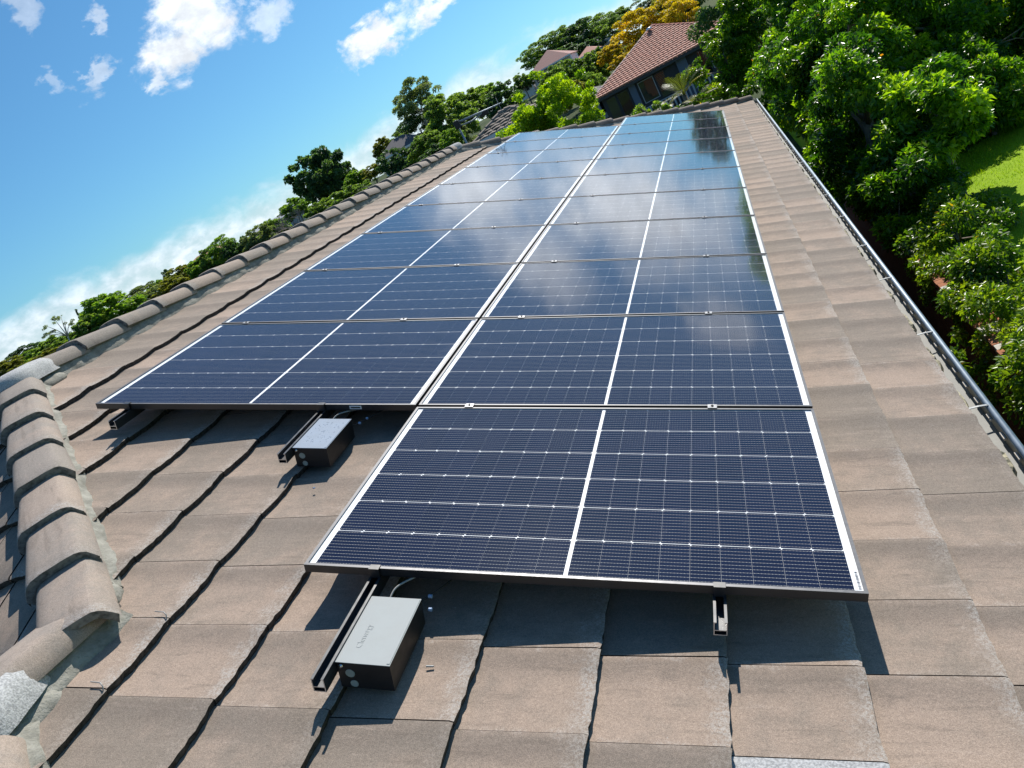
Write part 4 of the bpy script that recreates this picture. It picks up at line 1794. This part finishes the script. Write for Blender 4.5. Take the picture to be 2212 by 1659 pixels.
def red_house():
    D = 60.0
    e0 = at(1275, 222, D)
    y0 = e0.y
    ze = CAM.z + (e0.z - CAM.z)
    xl = e0.x
    pit = math.radians(25)
    ap = at(1395, 63, D)
    k = (ap.z - CAM.z) / D
    # run r with hip at 45 degrees: height from eave matches the sight line
    r = (CAM.z + k * D - ze) / (math.tan(pit) - k)
    L = 2 * r + 0.02
    g = gz(xl + 5, y0 + 4)
    h = empty('neighbour_house', (xl + 6, y0 + 4, g), 'red tiled house with dark walls and louvred windows beyond the roof end', 'house')
    P0, P1 = Vector((xl, y0, ze)), Vector((xl + L, y0, ze))
    Q0, Q1 = Vector((xl + r, y0 + r, ze + r * math.tan(pit))), Vector((xl + L - r, y0 + r, ze + r * math.tan(pit)))
    QB = Q0 + Vector((0, 7.0, 0))
    R0, R1 = Vector((xl, y0 + 2 * r + 7, ze)), Vector((xl + L, y0 + 2 * r + 7, ze))
    d = MB()
    dn = Vector((0, 0, -.05))
    for q in ((P0, P1, Q0), (R1, R0, QB), (R0, P0, Q0, QB), (P1, R1, QB, Q0)):
        d.poly([p + dn for p in q])
    rf = d.build('roof', M['redtile'], h)
    t = MB()
    tiled_slope(t, P0, P1, Q0, Q0, 21, 0.34, 0.085)
    tiled_slope(t, R0, P0, QB, Q0, 21, 0.34, 0.085)
    t.build('roof_tiles', M['redtile'], rf)['kind'] = 'stuff'
    caps_along(rf, P0, Q0, 17, M['redcap'], 0.13, 'hip_cap')
    caps_along(rf, P1, Q0, 18, M['redcap2'], 0.15, 'hip_cap')
    caps_along(rf, Q0, QB, 14, M['redcap2'], 0.14)
    # whirling roof vent
    v = MB()
    vp = P0.lerp(Q0, 0.86) + (P1 - P0).normalized() * 0.55 + Vector((0, .0, -.05))
    Mv = Matrix.Translation(vp)
    v.lathe([(0.10, -0.1), (0.10, 0.16), (0.20, 0.22), (0.24, 0.30), (0.20, 0.38), (0.05, 0.43)], 14, Mv)
    v.build('roof_vent', M['steel'], rf, True)
    b = MB()
    b.box(xl + .05, xl + L - .05, y0 + .03, y0 + .08, ze - .26, ze - .055)
    b.build('fascia', M['winframe'], h)
    b = MB()
    yw = y0 + 0.75
    b.box(xl + .7, xl + L - .7, yw, yw + 2 * r - 1.5, g - .5, ze - .06)
    b.build('wall', M['darkwall'], h)
    rr = random.Random(4)
    zt, zb = ze - 0.38, ze - 2.15
    for (a, bb, kd) in ((0.95, 1.75, 'blind'), (1.85, 2.75, 'dark'), (3.55, 4.75, 'lit'), (4.85, 5.6, 'blind2'), (8.1, 8.8, 'dark'), (8.9, 10.2, 'lit')):
        window(h, xl + a, xl + bb, zb + (0.2 if kd == 'lit' else 0), zt, yw, 'blind' if kd == 'blind2' else kd, rr)
    for (a, bb) in ((2.85, 3.35), (6.6, 7.35)):
        c = MB()
        c.box(xl + a, xl + bb, yw - .12, yw - .003, g, ze - .07)
        c.build('pier', M['bluewall'], h)
    # balustrade
    rl = MB()
    rl.box(xl + 3.4, xl + 11.0, y0 + .05, y0 + .10, ze - 2.25, ze - 2.18)
    bal = rl.build('railing', M['greywall'], h)
    for i in range(26):
        c = MB()
        x = xl + 3.45 + i * 0.3
        c.box(x, x + .12, y0 + .06, y0 + .09, ze - 3.1, ze - 2.252)
        c.build('baluster', M['greywall'], bal)


red_house()


def simple_house(label, p, wdt, dep, wall_h, pit, roofm, wallm, rot=0.0, verandah=False, name='distant_house', windows=3, tiles=0, hip=True, capm=None):
    """p: world position of the front left eave corner"""
    p = Vector(p)
    g = gz(p.x, p.y)
    g = min(g, p.z - wall_h)
    h = empty(name, (p.x, p.y, g), label, 'house')
    Rm = Matrix.Rotation(rot, 4, 'Z')
    X, Y = Rm @ Vector((1, 0, 0)), Rm @ Vector((0, 1, 0))
    P0, P1, R1, R0 = p, p + X * wdt, p + X * wdt + Y * dep, p + Y * dep
    rh = dep / 2 * math.tan(pit)
    up = Vector((0, 0, rh))
    ins = dep / 2 if hip else 0.0
    Q0, Q1 = p + X * ins + Y * dep / 2 + up, p + X * (wdt - ins) + Y * dep / 2 + up
    d = MB()
    for q in ((P0, P1, Q1, Q0), (R1, R0, Q0, Q1), (R0, P0, Q0), (P1, R1, Q1), (P0, R0, R1, P1)):
        d.poly(q)
    rf = d.build('roof', roofm, h)
    if tiles:
        t = MB()
        tiled_slope(t, P0, P1, Q0, Q1, tiles, 0.30, 0.05)
        tiled_slope(t, R0, P0, Q0, Q0, tiles, 0.30, 0.05)
        tiled_slope(t, P1, R1, Q1, Q1, tiles, 0.30, 0.05)
        t.build('roof_tiles', roofm, rf)['kind'] = 'stuff'
        n = max(4, int((Q0 - P0).length / 0.38))
        caps_along(rf, P0, Q0, n, capm or roofm, 0.12, 'hip_cap')
        caps_along(rf, P1, Q1, n, capm or roofm, 0.12, 'hip_cap')
        caps_along(rf, Q0, Q1, max(2, int((Q1 - Q0).length / 0.38)), capm or roofm, 0.13)
    Mx = Rm.copy()
    Mx.translation = p
    w = MB()
    off = 1.6 if verandah else 0.4
    w.box(0.3, wdt - .3, off, dep - .4, g - p.z - 1.0, -0.02, Mx)
    w.build('wall', wallm, h)
    f = MB()
    f.box(-.02, wdt + .02, -.06, -.005, -.22, .02, Mx)
    f.build('fascia', M['white'], h)
    for i in range(windows):
        x = wdt * (i + .5) / windows
        m = MB()
        m.box(x - .55, x + .55, off - .05, off - .003, -1.75, -.55, Mx)
        wi = m.build('window', M['winframe'], h)
        m = MB()
        m.box(x - .48, x + .48, off - .075, off - .055, -1.68, -.62, Mx)
        m.build('pane', M['pane'], wi)
    if verandah:
        n = 5
        for i in range(n):
            x = .1 + (wdt - .2) * i / (n - 1)
            m = MB()
            m.box(x - .07, x + .07, .02, .16, -2.6, -.225, Mx)
            m.build('post', M['white'], h)
        m = MB()
        m.box(0, wdt, .0, .18, -2.75, -2.61, Mx)
        m.build('floor_beam', M['white'], h)
    return h


vh = simple_house('white house with pink hipped roof and open verandah on the hillside', at(1140, 167, 150), 8.8, 8.8, 3.0, math.radians(31), M['pinkroof'], M['white'], math.radians(-2), True)
wp = at(1140, 167, 150)
mb = MB()
mb.box(wp.x - 3.4, wp.x - 0.12, wp.y + 0.6, wp.y + 5, wp.z - 3.2, wp.z - 0.35)
wing = mb.build('wing', M['white'], vh)
mb = MB()
mb.box(wp.x - 1.3, wp.x - .75, wp.y + .55, wp.y + .598, wp.z - 2.0, wp.z - .8)
mb.build('wing_window', M['winframe'], wing)
simple_house('small orange roofed house half hidden below the hilltop gums', at(1246, 129, 150), 4.6, 4.6, 2.6, math.radians(28), M['redtile'], M['greywall'], 0, False, windows=2)
simple_house('pale grey house among the gums near the yellow trees', at(1262, 116, 165), 7.5, 6.0, 3.2, math.radians(24), M['greywall'], M['greywall'], math.radians(20), False, windows=2)
simple_house('grey slate roofed white house behind the round conical bush', at(813, 351, 95), 6.5, 5.0, 3.4, math.radians(30), M['slate'], M['white'], math.radians(14), False, windows=2)
simple_house('long low house with red roof showing between trees by the sky', at(400, 581, 190), 12.0, 5.0, 2.4, math.radians(24), M['redtile'], M['white'], math.radians(-8), False, windows=4)
simple_house('long house with blue grey roof edge behind the dead tree', at(537, 512, 190), 14.0, 5.0, 2.6, math.radians(20), M['greywall'], M['greywall'], math.radians(-4), False, windows=4)
simple_house('small grey cottage squeezed beside the red tiled house', at(1258, 222, 75), 4.0, 4.0, 2.6, math.radians(20), M['slate'], M['greywall'], math.radians(20), False, windows=1)
def brown_roof():
    D = 26.0
    pit = math.radians(25)
    e0, ap = at(1022, 314, D), at(1082, 268, D)
    r = 1.0
    simple_house('brown tiled hip roof just behind the roof end below the aerial', e0, 2 * r + 0.45, 2 * r, 2.4, pit, M['browntile'], M['brick'], 0.0, False, windows=2, tiles=max(6, int(r / math.cos(pit) / .3)), capm=M['browntile'])


brown_roof()



# ------------------------------------------------------------------ television aerial
def aerial():
    D = 14.6
    k = lambda x, y: at(x, y, D)
    base, top = k(1012, 318), k(986, 266)
    base = top + (base - top) * 1.0
    base.x, base.y = top.x, top.y
    e = empty('aerial', (top.x, top.y, base.z - 0.6), 'grey television aerial with black bracket on a mast behind the ridge', 'aerial')
    m = MB()
    m.tube([(top.x, top.y, base.z - 0.75), (top.x, top.y, top.z + 0.05)], 0.017, 10)
    m.build('mast', M['zinc'], e, True)
    t = Vector((top.x, top.y, top.z))
    tip = at(1084, 222, D + 0.25)
    d = (tip - t)
    m = MB()
    m.tube([t - d * 0.04, t + d * 0.55, tip], [0.020, 0.018, 0.013], 8)
    m.build('boom', M['zinc'], e, True)
    dn = Vector((0, 0, -0.085))
    m = MB()
    m.tube([t + dn * .8, t + d * 0.28 + dn * .9, t + d * 0.60 + dn * 0.15], 0.014, 8)
    m.build('brace_boom', M['zinc'], e, True)
    m = MB()
    m.box(t.x - .05, t.x + .06, t.y - .05, t.y + .05, t.z - .10, t.z + .04)
    m.build('bracket', M['boxside'], e, bevel=.01)
    m = MB()
    c = t + d * 0.58 - Vector((0, 0, .035))
    m.box(c.x - .09, c.x + .09, c.y - .03, c.y + .03, c.z - .05, c.z + .03)
    m.build('balun_box', M['boxside'], e, bevel=.01)
    # dipole rods seen nearly end on
    s = d.cross(UPZ).normalized()
    for f, l in ((0.93, .27), (0.75, .2), (0.45, .22), (0.3, .24)):
        q = t + d * f
        m = MB()
        m.tube([q - s * l, q + s * l], 0.006, 6)
        m.build('element', M['zinc'], e, True)
    q = t + d * 0.93
    m = MB()
    m.tube([q + Vector((0, 0, .12)), q - Vector((0, 0, .42))], 0.006, 6)
    m.build('reflector_rod', M['zincpale'], e, True)
    base2 = W(9.6, -1.0, -0.14)


aerial()


# ------------------------------------------------------------------ background trees
def proto_round(seed, n, size, ncl, rcl, shell=.5):
    rng = np.random.default_rng(seed)
    cl, rr = ellipsoid_clumps(rng, ncl, (0, 0, 0), (0.8, 0.8, 0.8), rcl, shell)
    return leaf_mesh('crown', cl, None, n, size, seed, rr, aspect=.6, droop=.1), cl


def proto_gum(seed, n, size, ncl):
    """open crown of separate flat topped clusters"""
    rng = np.random.default_rng(seed)
    cl, rr = [], []
    while len(cl) < ncl:
        d = rng.uniform(-1, 1, 3)
        if d[0] ** 2 + d[1] ** 2 + d[2] ** 2 > 1:
            continue
        if any(np.linalg.norm(d - q) < 0.32 for q in cl):
            if rng.random() < .93:
                continue
        cl.append(d)
        rr.append(rng.uniform(.17, .30))
    cl = np.array(cl) * 0.85
    return leaf_mesh('crown', cl, None, n, size, seed, np.array(rr), aspect=.5, droop=.3, flat_=.55, upbias=.6), cl


def proto_cone(seed, n, size):
    rng = np.random.default_rng(seed)
    cl, rr = [], []
    for k in range(70):
        z = rng.random() ** 1.4
        r = (1 - z) * .75 + .06
        a = rng.uniform(0, 2 * PI)
        cl.append((r * math.cos(a), r * math.sin(a), z * 1.9 - .95))
        rr.append(.12 + .14 * (1 - z))
    return leaf_mesh('crown', np.array(cl), None, n, size, seed, np.array(rr), aspect=.5, droop=.2, flat_=.6), np.array(cl)


PROTO = {'round': [proto_round(101 + k, 14000, .095, 150, .135, .35) for k in range(4)],
         'fine': [proto_round(111 + k, 18000, .076, 170, .125, .35) for k in range(3)],
         'gum': [proto_gum(121 + k, 11000, .078, 36) for k in range(4)],
         'cone': [proto_cone(131 + k, 8000, .11) for k in range(2)]}
TREE_N = [0]


def far_tree(px, py, rx, ry, D, kind, leaf, label, bark='bark', name='tree', trunk=0.03, group='trees on the hillside'):
    c = at(px, py, D)
    s = D / 1639.0 * math.sqrt(1 + ((px - 1157) / 1639) ** 2 + ((py - 824) / 1639) ** 2) * 1.22
    k = TREE_N[0]
    TREE_N[0] += 1
    me, cl = PROTO[kind][k % len(PROTO[kind])]
    g = gz(c.x, c.y)
    RX, RZ = rx * s, ry * s
    base = min(g, c.z - RZ * 1.05)
    e = empty(name, (c.x, c.y, base), label, 'tree', group)
    rot = Matrix.Rotation(k * 2.399, 4, 'Z')
    m2 = me
    key = me.name + leaf
    if key not in CROWN_CACHE:
        m2 = me.copy()
        m2.materials.clear()
        m2.materials.append(LEAF[leaf])
        CROWN_CACHE[key] = m2
    o = bpy.data.objects.new('crown', CROWN_CACHE[key])
    COL.objects.link(o)
    o.parent = e
    o.location = (0, 0, c.z - base)
    o.rotation_euler = (0, 0, k * 2.399)
    o.scale = (RX, RX, RZ)
    tg = []
    rr = random.Random(k)
    for q in rr.sample(range(len(cl)), min(12 if kind == 'gum' else 6, len(cl))):
        v = rot @ Vector(cl[q])
        tg.append((c.x + v.x * RX, c.y + v.y * RX, c.z + v.z * RZ))
    tm = limb_mesh('trunk', (c.x, c.y, base), (c.x + rr.uniform(-.1, .1) * RX, c.y, c.z - RZ * (.1 if kind == 'gum' else .3)), tg, max(.05, trunk * (RX + RZ)), k, M[bark])
    link('trunk', tm, e)
    return e


CROWN_CACHE = {}
FT = far_tree
# far left, low on the skyline
FT(8, 800, 26, 13, 230, 'fine', 'olive', 'yellow green scrub tree lowest on the skyline beside the first hip caps')
FT(52, 786, 24, 12, 235, 'fine', 'bright', 'low yellowish tree beside the dark pair at the lower end of the skyline')
FT(40, 770, 17, 9, 240, 'gum', 'dark', 'small dark umbrella tree near the lower end of the skyline')
FT(66, 762, 20, 13, 240, 'gum', 'dark', 'taller dark spreading tree near the lower end of the skyline')
FT(112, 758, 34, 17, 200, 'round', 'mid', 'green bushy tree just below the spindly bare branched gum')
FT(160, 742, 26, 16, 195, 'round', 'mid', 'green bush at the foot of the spindly gum')
FT(90, 782, 40, 12, 190, 'fine', 'olive', 'low brownish green scrub directly behind the first ridge cap')
FT(181, 692, 8, 17, 215, 'cone', 'dark', 'dark narrow pine peeping out beside the dense round tree')
FT(240, 682, 52, 34, 170, 'round', 'bright', 'dense round mid green tree behind the second ridge caps')
FT(196, 712, 26, 20, 165, 'round', 'mid', 'green bush leaning on the dense round tree')
FT(312, 641, 33, 19, 185, 'gum', 'grey', 'grey green umbrella crowned tree beside the dense round tree')
FT(347, 632, 22, 20, 190, 'round', 'bright', 'small bright tree between the umbrella crown and the brown green tree')
FT(372, 622, 34, 16, 175, 'round', 'olive', 'brown green spreading tree hugging the ridge caps')
FT(395, 600, 34, 19, 185, 'round', 'olive', 'dark olive rounded tree below the red long roof')
FT(366, 600, 10, 15, 200, 'gum', 'dark', 'thin dark tree sticking up before the olive rounded tree')
FT(435, 582, 24, 20, 170, 'round', 'bright', 'bright green tree in front of the red long roof')
FT(462, 566, 26, 24, 165, 'round', 'mid', 'mid green tree between the red long roof and the dark pair')
FT(482, 538, 28, 24, 160, 'gum', 'bright', 'light green open tree next to the dark round one')
FT(520, 545, 26, 24, 158, 'round', 'dark', 'dark round tree low on the ridge line below the blue grey roof')
FT(560, 524, 34, 24, 150, 'fine', 'grey', 'grey green tree before the long blue grey roof')
FT(590, 500, 34, 22, 160, 'fine', 'mid', 'leafy green tree beside the dead tree')
FT(640, 452, 30, 20, 140, 'round', 'bright', 'light green tree on top of the dead tree')
FT(618, 458, 16, 12, 150, 'gum', 'mid', 'wispy tree at the skyline above the dead tree')
FT(700, 388, 52, 54, 120, 'round', 'dark', 'big dark dome shaped tree standing alone against the sky')
FT(742, 385, 26, 30, 122, 'round', 'dark', 'dark side crown joined to the big dome shaped tree')
FT(772, 392, 32, 20, 110, 'round', 'bright', 'bright green tree at the foot of the big dark dome')
FT(762, 432, 50, 26, 95, 'fine', 'mid', 'grey green bushy tree in front of the big dark dome')
FT(700, 460, 34, 24, 100, 'round', 'mid', 'green bush under the big dark dome close to the ridge caps')
FT(808, 372, 24, 13, 100, 'fine', 'olive', 'small palm green tree next to the slate roofed house')
FT(830, 318, 26, 17, 115, 'fine', 'olive', 'pale olive tree behind the slate roofed house')
FT(866, 300, 20, 16, 110, 'gum', 'mid', 'small leafy tree above the slate roof')
FT(872, 362, 42, 36, 75, 'fine', 'dark', 'dark green rounded conifer bush beside the slate roofed house')
FT(908, 222, 44, 46, 100, 'gum', 'grey', 'tall eucalypt with open clustered crown against the sky', 'palebark', trunk=.018)
FT(902, 270, 36, 26, 102, 'gum', 'dark', 'shaded lower crown of the eucalypt group', 'palebark', trunk=.015)
FT(972, 262, 56, 46, 85, 'fine', 'mid', 'wide grey green tree filling the slope behind the aerial')
FT(1010, 232, 40, 26, 95, 'fine', 'mid', 'grey green tree with feathery top left of the white verandah house')
FT(1045, 218, 42, 24, 100, 'round', 'bright', 'lighter green tree between the aerial tip and the verandah house')
FT(1088, 225, 40, 32, 80, 'round', 'dark', 'dark tree behind the aerial tip')
FT(925, 315, 40, 26, 70, 'fine', 'mid', 'dark leafy tree at the ridge end under the eucalypt')
FT(952, 332, 40, 20, 60, 'fine', 'dark', 'shaded bush in the dip left of the aerial mast')
FT(1000, 292, 26, 26, 62, 'cone', 'grey', 'pale feathery bamboo clump beside the aerial mast')
FT(978, 300, 26, 20, 50, 'fine', 'bright', 'glossy green shrub at the foot of the aerial mast')
FT(1128, 180, 20, 16, 150, 'round', 'mid', 'small round tree beyond the verandah house')
FT(1152, 128, 30, 22, 175, 'gum', 'mid', 'gum tree lowest in the hilltop row')
FT(1190, 106, 36, 26, 178, 'gum', 'mid', 'gum tree above the pink roofed house')
FT(1228, 88, 36, 28, 180, 'gum', 'mid', 'gum tree in the middle of the hilltop row')
FT(1262, 82, 34, 30, 176, 'gum', 'dark', 'darker gum tree in the hilltop row')
FT(1292, 66, 34, 26, 180, 'gum', 'mid', 'gum tree at the upper end of the hilltop row')
FT(1325, 60, 30, 22, 170, 'gum', 'mid', 'gum tree touching the yellow trees')
FT(1205, 128, 40, 16, 168, 'round', 'dark', 'dark understorey tree below the hilltop gums')
FT(1268, 112, 36, 16, 168, 'round', 'dark', 'second dark understorey tree beside the orange roof')
FT(1206, 172, 36, 24, 105, 'fine', 'mid', 'rounded green tree before the pink roofed house')
FT(1242, 166, 40, 30, 95, 'fine', 'mid', 'big mid green tree in the middle of the slope')
FT(1286, 150, 34, 30, 100, 'fine', 'mid', 'green tree below the small orange roof')
FT(1240, 205, 34, 26, 80, 'fine', 'olive', 'olive tree behind the bright lime bush')
FT(1290, 195, 30, 30, 85, 'fine', 'mid', 'shaded green tree beside the red roof hip')
FT(1320, 118, 24, 18, 95, 'fine', 'yellow', 'small yellow leaved tree beside the red roof')
FT(1345, 138, 22, 16, 92, 'fine', 'yellow', 'low yellow leaved tree at the red roof hip')
FT(1378, 72, 44, 36, 100, 'gum', 'yellow', 'large golden yellow tree above the red roof')
FT(1432, 46, 40, 32, 102, 'gum', 'yellow', 'golden yellow tree at the top, beside the dark gum')
FT(1474, 40, 36, 34, 98, 'gum', 'yellow', 'golden yellow tree right behind the red ridge')
FT(1400, 100, 50, 24, 105, 'fine', 'olive', 'olive green tree filling behind the golden trees')
FT(1460, 20, 50, 30, 125, 'fine', 'olive', 'brownish green tree high on the slope behind the golden trees')
FT(1402, 8, 40, 18, 190, 'gum', 'dark', 'dark gum at the very top edge of the picture')
FT(1340, 36, 24, 12, 190, 'fine', 'mid', 'green bush on the skyline before the dark gum')


def spindly():
    D = 150
    c = at(135, 735, D)
    s = D / 1639.0 * 1.25
    g = gz(c.x, c.y)
    e = empty('tree', (c.x, c.y, g), 'spindly gum with bare pale branches and tiny leaf tufts', 'tree', 'trees on the hillside')
    tips = [at(x, y, D + (k % 3 - 1)) for k, (x, y) in enumerate(((102, 705), (118, 690), (132, 684), (112, 718), (98, 724), (152, 698), (160, 712), (140, 692)))]
    base = Vector((at(158, 752, D).x, c.y, g))
    fork = at(146, 726, D)
    m = MB()
    m.tube([base, base.lerp(fork, .6), fork], [.16, .13, .10], 7)
    for t in tips:
        k = fork.lerp(t, .5) + Vector((0, 0, .25))
        m.tube([fork, k, t], [.09, .06, .03], 6)
    m.build('trunk', M['palebark'], e, True)
    rg = np.random.default_rng(3)
    cl = np.array([np.array(t) + rg.normal(0, .45, 3) * np.array([1, 1, .45]) for t in tips[:6] for _ in range(5)])
    link('crown', leaf_mesh('crown', cl, None, 1700, .22, 7, rg.uniform(.18, .42, len(cl)), flat_=.6), e, LEAF['grey'])


spindly()


def dead_tree():
    D = 118
    c = at(635, 484, D)
    s = D / 1639.0 * 1.15
    g = min(gz(c.x, c.y), c.z - 3)
    e = empty('tree', (c.x, c.y, g), 'leafless grey twiggy tree above the ridge caps', 'tree', 'trees on the hillside')
    rr = random.Random(9)
    trunk = MB()
    top = Vector((c.x, c.y, c.z - 1.0))
    trunk.tube([(c.x, c.y, g), top], [.22, .15], 8)
    twigs = MB()

    def grow(p, d, L, r, lev):
        q = p + d * L
        (trunk if lev < 2 else twigs).tube([p, q], [r, r * .6], 5 if lev < 2 else 3, cap=False)
        if lev >= 5:
            return
        for _ in range(3 if lev < 4 else 4):
            nd = (d + Vector((rr.gauss(0, .55), rr.gauss(0, .55), rr.gauss(.08, .35)))).normalized()
            grow(q, nd, L * rr.uniform(.55, .85), r * .58, lev + 1)
    for k in range(7):
        a = k * 2 * PI / 7
        grow(top, Vector((math.cos(a) * 1.0, math.sin(a) * 1.0, .8)).normalized(), 1.35, .10, 1)
    trunk.build('trunk', M['twig'], e)
    o = twigs.build('twigs', M['twig'], e)
    o['kind'] = 'stuff'


dead_tree()

# bright lime bush at the roof end, plants in front of the red house, dark tree beside it
c = at(1186, 246, 20)
big_tree('bush', 'vivid lime green bush at the far end of the roof', (c.x - .05, c.y, c.z - 0.18), (1.28, 1.0, 1.0), gz(c.x, c.y), 'lime', 34000, 0.085, 71, 120, 0.20, 'bush', None, tone=.05, shell=.25, droop=-.3)
for k, (x, y, r, lab) in enumerate(((1195, 200, .20, 'a'), (1175, 206, .20, 'b'), (1228, 212, .22, 'c'), (1150, 222, .2, 'd'))):
    pass
c = at(1400, 243, 22)
big_tree('bush', 'leafy light green bush in front of the red tiled house', (c.x, c.y, c.z - .1), (.62, .5, .34), gz(c.x, c.y), 'bright', 2600, 0.085, 72, 22, 0.15, 'bush', None, shell=.4)
c = at(1548, 120, 32)
big_tree('garden_tree', 'dark broad leaved tree with sunlit leaf rims beside the red tiled house', (c.x + .3, c.y, c.z - .1), (1.35, 1.3, 1.55), gz(c.x, c.y), 'shrub', 9000, 0.15, 73, 46, 0.30, 'tree', None, tone=-.12)
c = at(1560, 20, 40)
big_tree('garden_tree', 'dark tall tree at the top edge between the golden trees and the hedge trees', (c.x + .4, c.y, c.z + .6), (1.7, 1.7, 1.9), gz(c.x, c.y), 'dark', 9000, 0.2, 74, 50, 0.42, 'tree', None, tone=-.05)
c = at(1530, 215, 24)
big_tree('bush', 'dark low bush behind the far hip caps near the gutter corner', (c.x, c.y, c.z - .25), (1.2, .9, .55), gz(c.x, c.y), 'shrub', 5000, 0.11, 75, 30, 0.22, 'bush', None, tone=-.12)


def palm(px, py, D, label, seed, nf=9, L=0.9, spread=1.0):
    c = at(px, py, D)
    g = gz(c.x, c.y)
    e = empty('palm', (c.x, c.y, g), label, 'palm', 'palms in front of the red house')
    rr = random.Random(seed)
    t = MB()
    t.tube([(c.x, c.y, g), (c.x, c.y, c.z)], [.09, .07], 8)
    t.build('trunk', M['bark'], e, True)
    for k in range(nf):
        a = k * 2.399 + rr.uniform(-.2, .2)
        el = rr.uniform(.25, 1.2)
        d0 = Vector((math.cos(a) * spread, math.sin(a) * spread, el)).normalized()
        p = Vector(c)
        pts = []
        d = d0.copy()
        for i in range(9):
            pts.append(p.copy())
            p = p + d * (L / 8)
            d = (d + Vector((0, 0, -.13))).normalized()
        m = MB()
        tone = []
        for i in range(8):
            m.bar(pts[i], pts[i + 1], .016, .01)
            dd = (pts[i + 1] - pts[i]).normalized()
            s = dd.cross(UPZ).normalized()
            wl = L * .30 * math.sin(PI * (i + .8) / 9)
            for sg in (-1, 1):
                for h in (0, .5):
                    q = pts[i].lerp(pts[i + 1], h)
                    tip = q + (s * sg + dd * .55 - UPZ * .18).normalized() * wl
                    m.poly([q - dd * .016, q + dd * .016, tip])
        me = m.mesh('frond')
        at_ = me.attributes.new('tone', 'FLOAT', 'POINT')
        at_.data.foreach_set('value', [rr.uniform(.2, .9)] * len(me.vertices))
        link('frond', me, e, LEAF['frond'])


palm(1478, 205, 25, 'yellow green palm fronds standing before the red house', 1, 9, .95, .5)
palm(1445, 232, 23, 'pale drooping palm beside the light green bush', 2, 8, .6)
palm(1510, 222, 24, 'feathery palm close to the far gutter corner', 3, 9, .7)
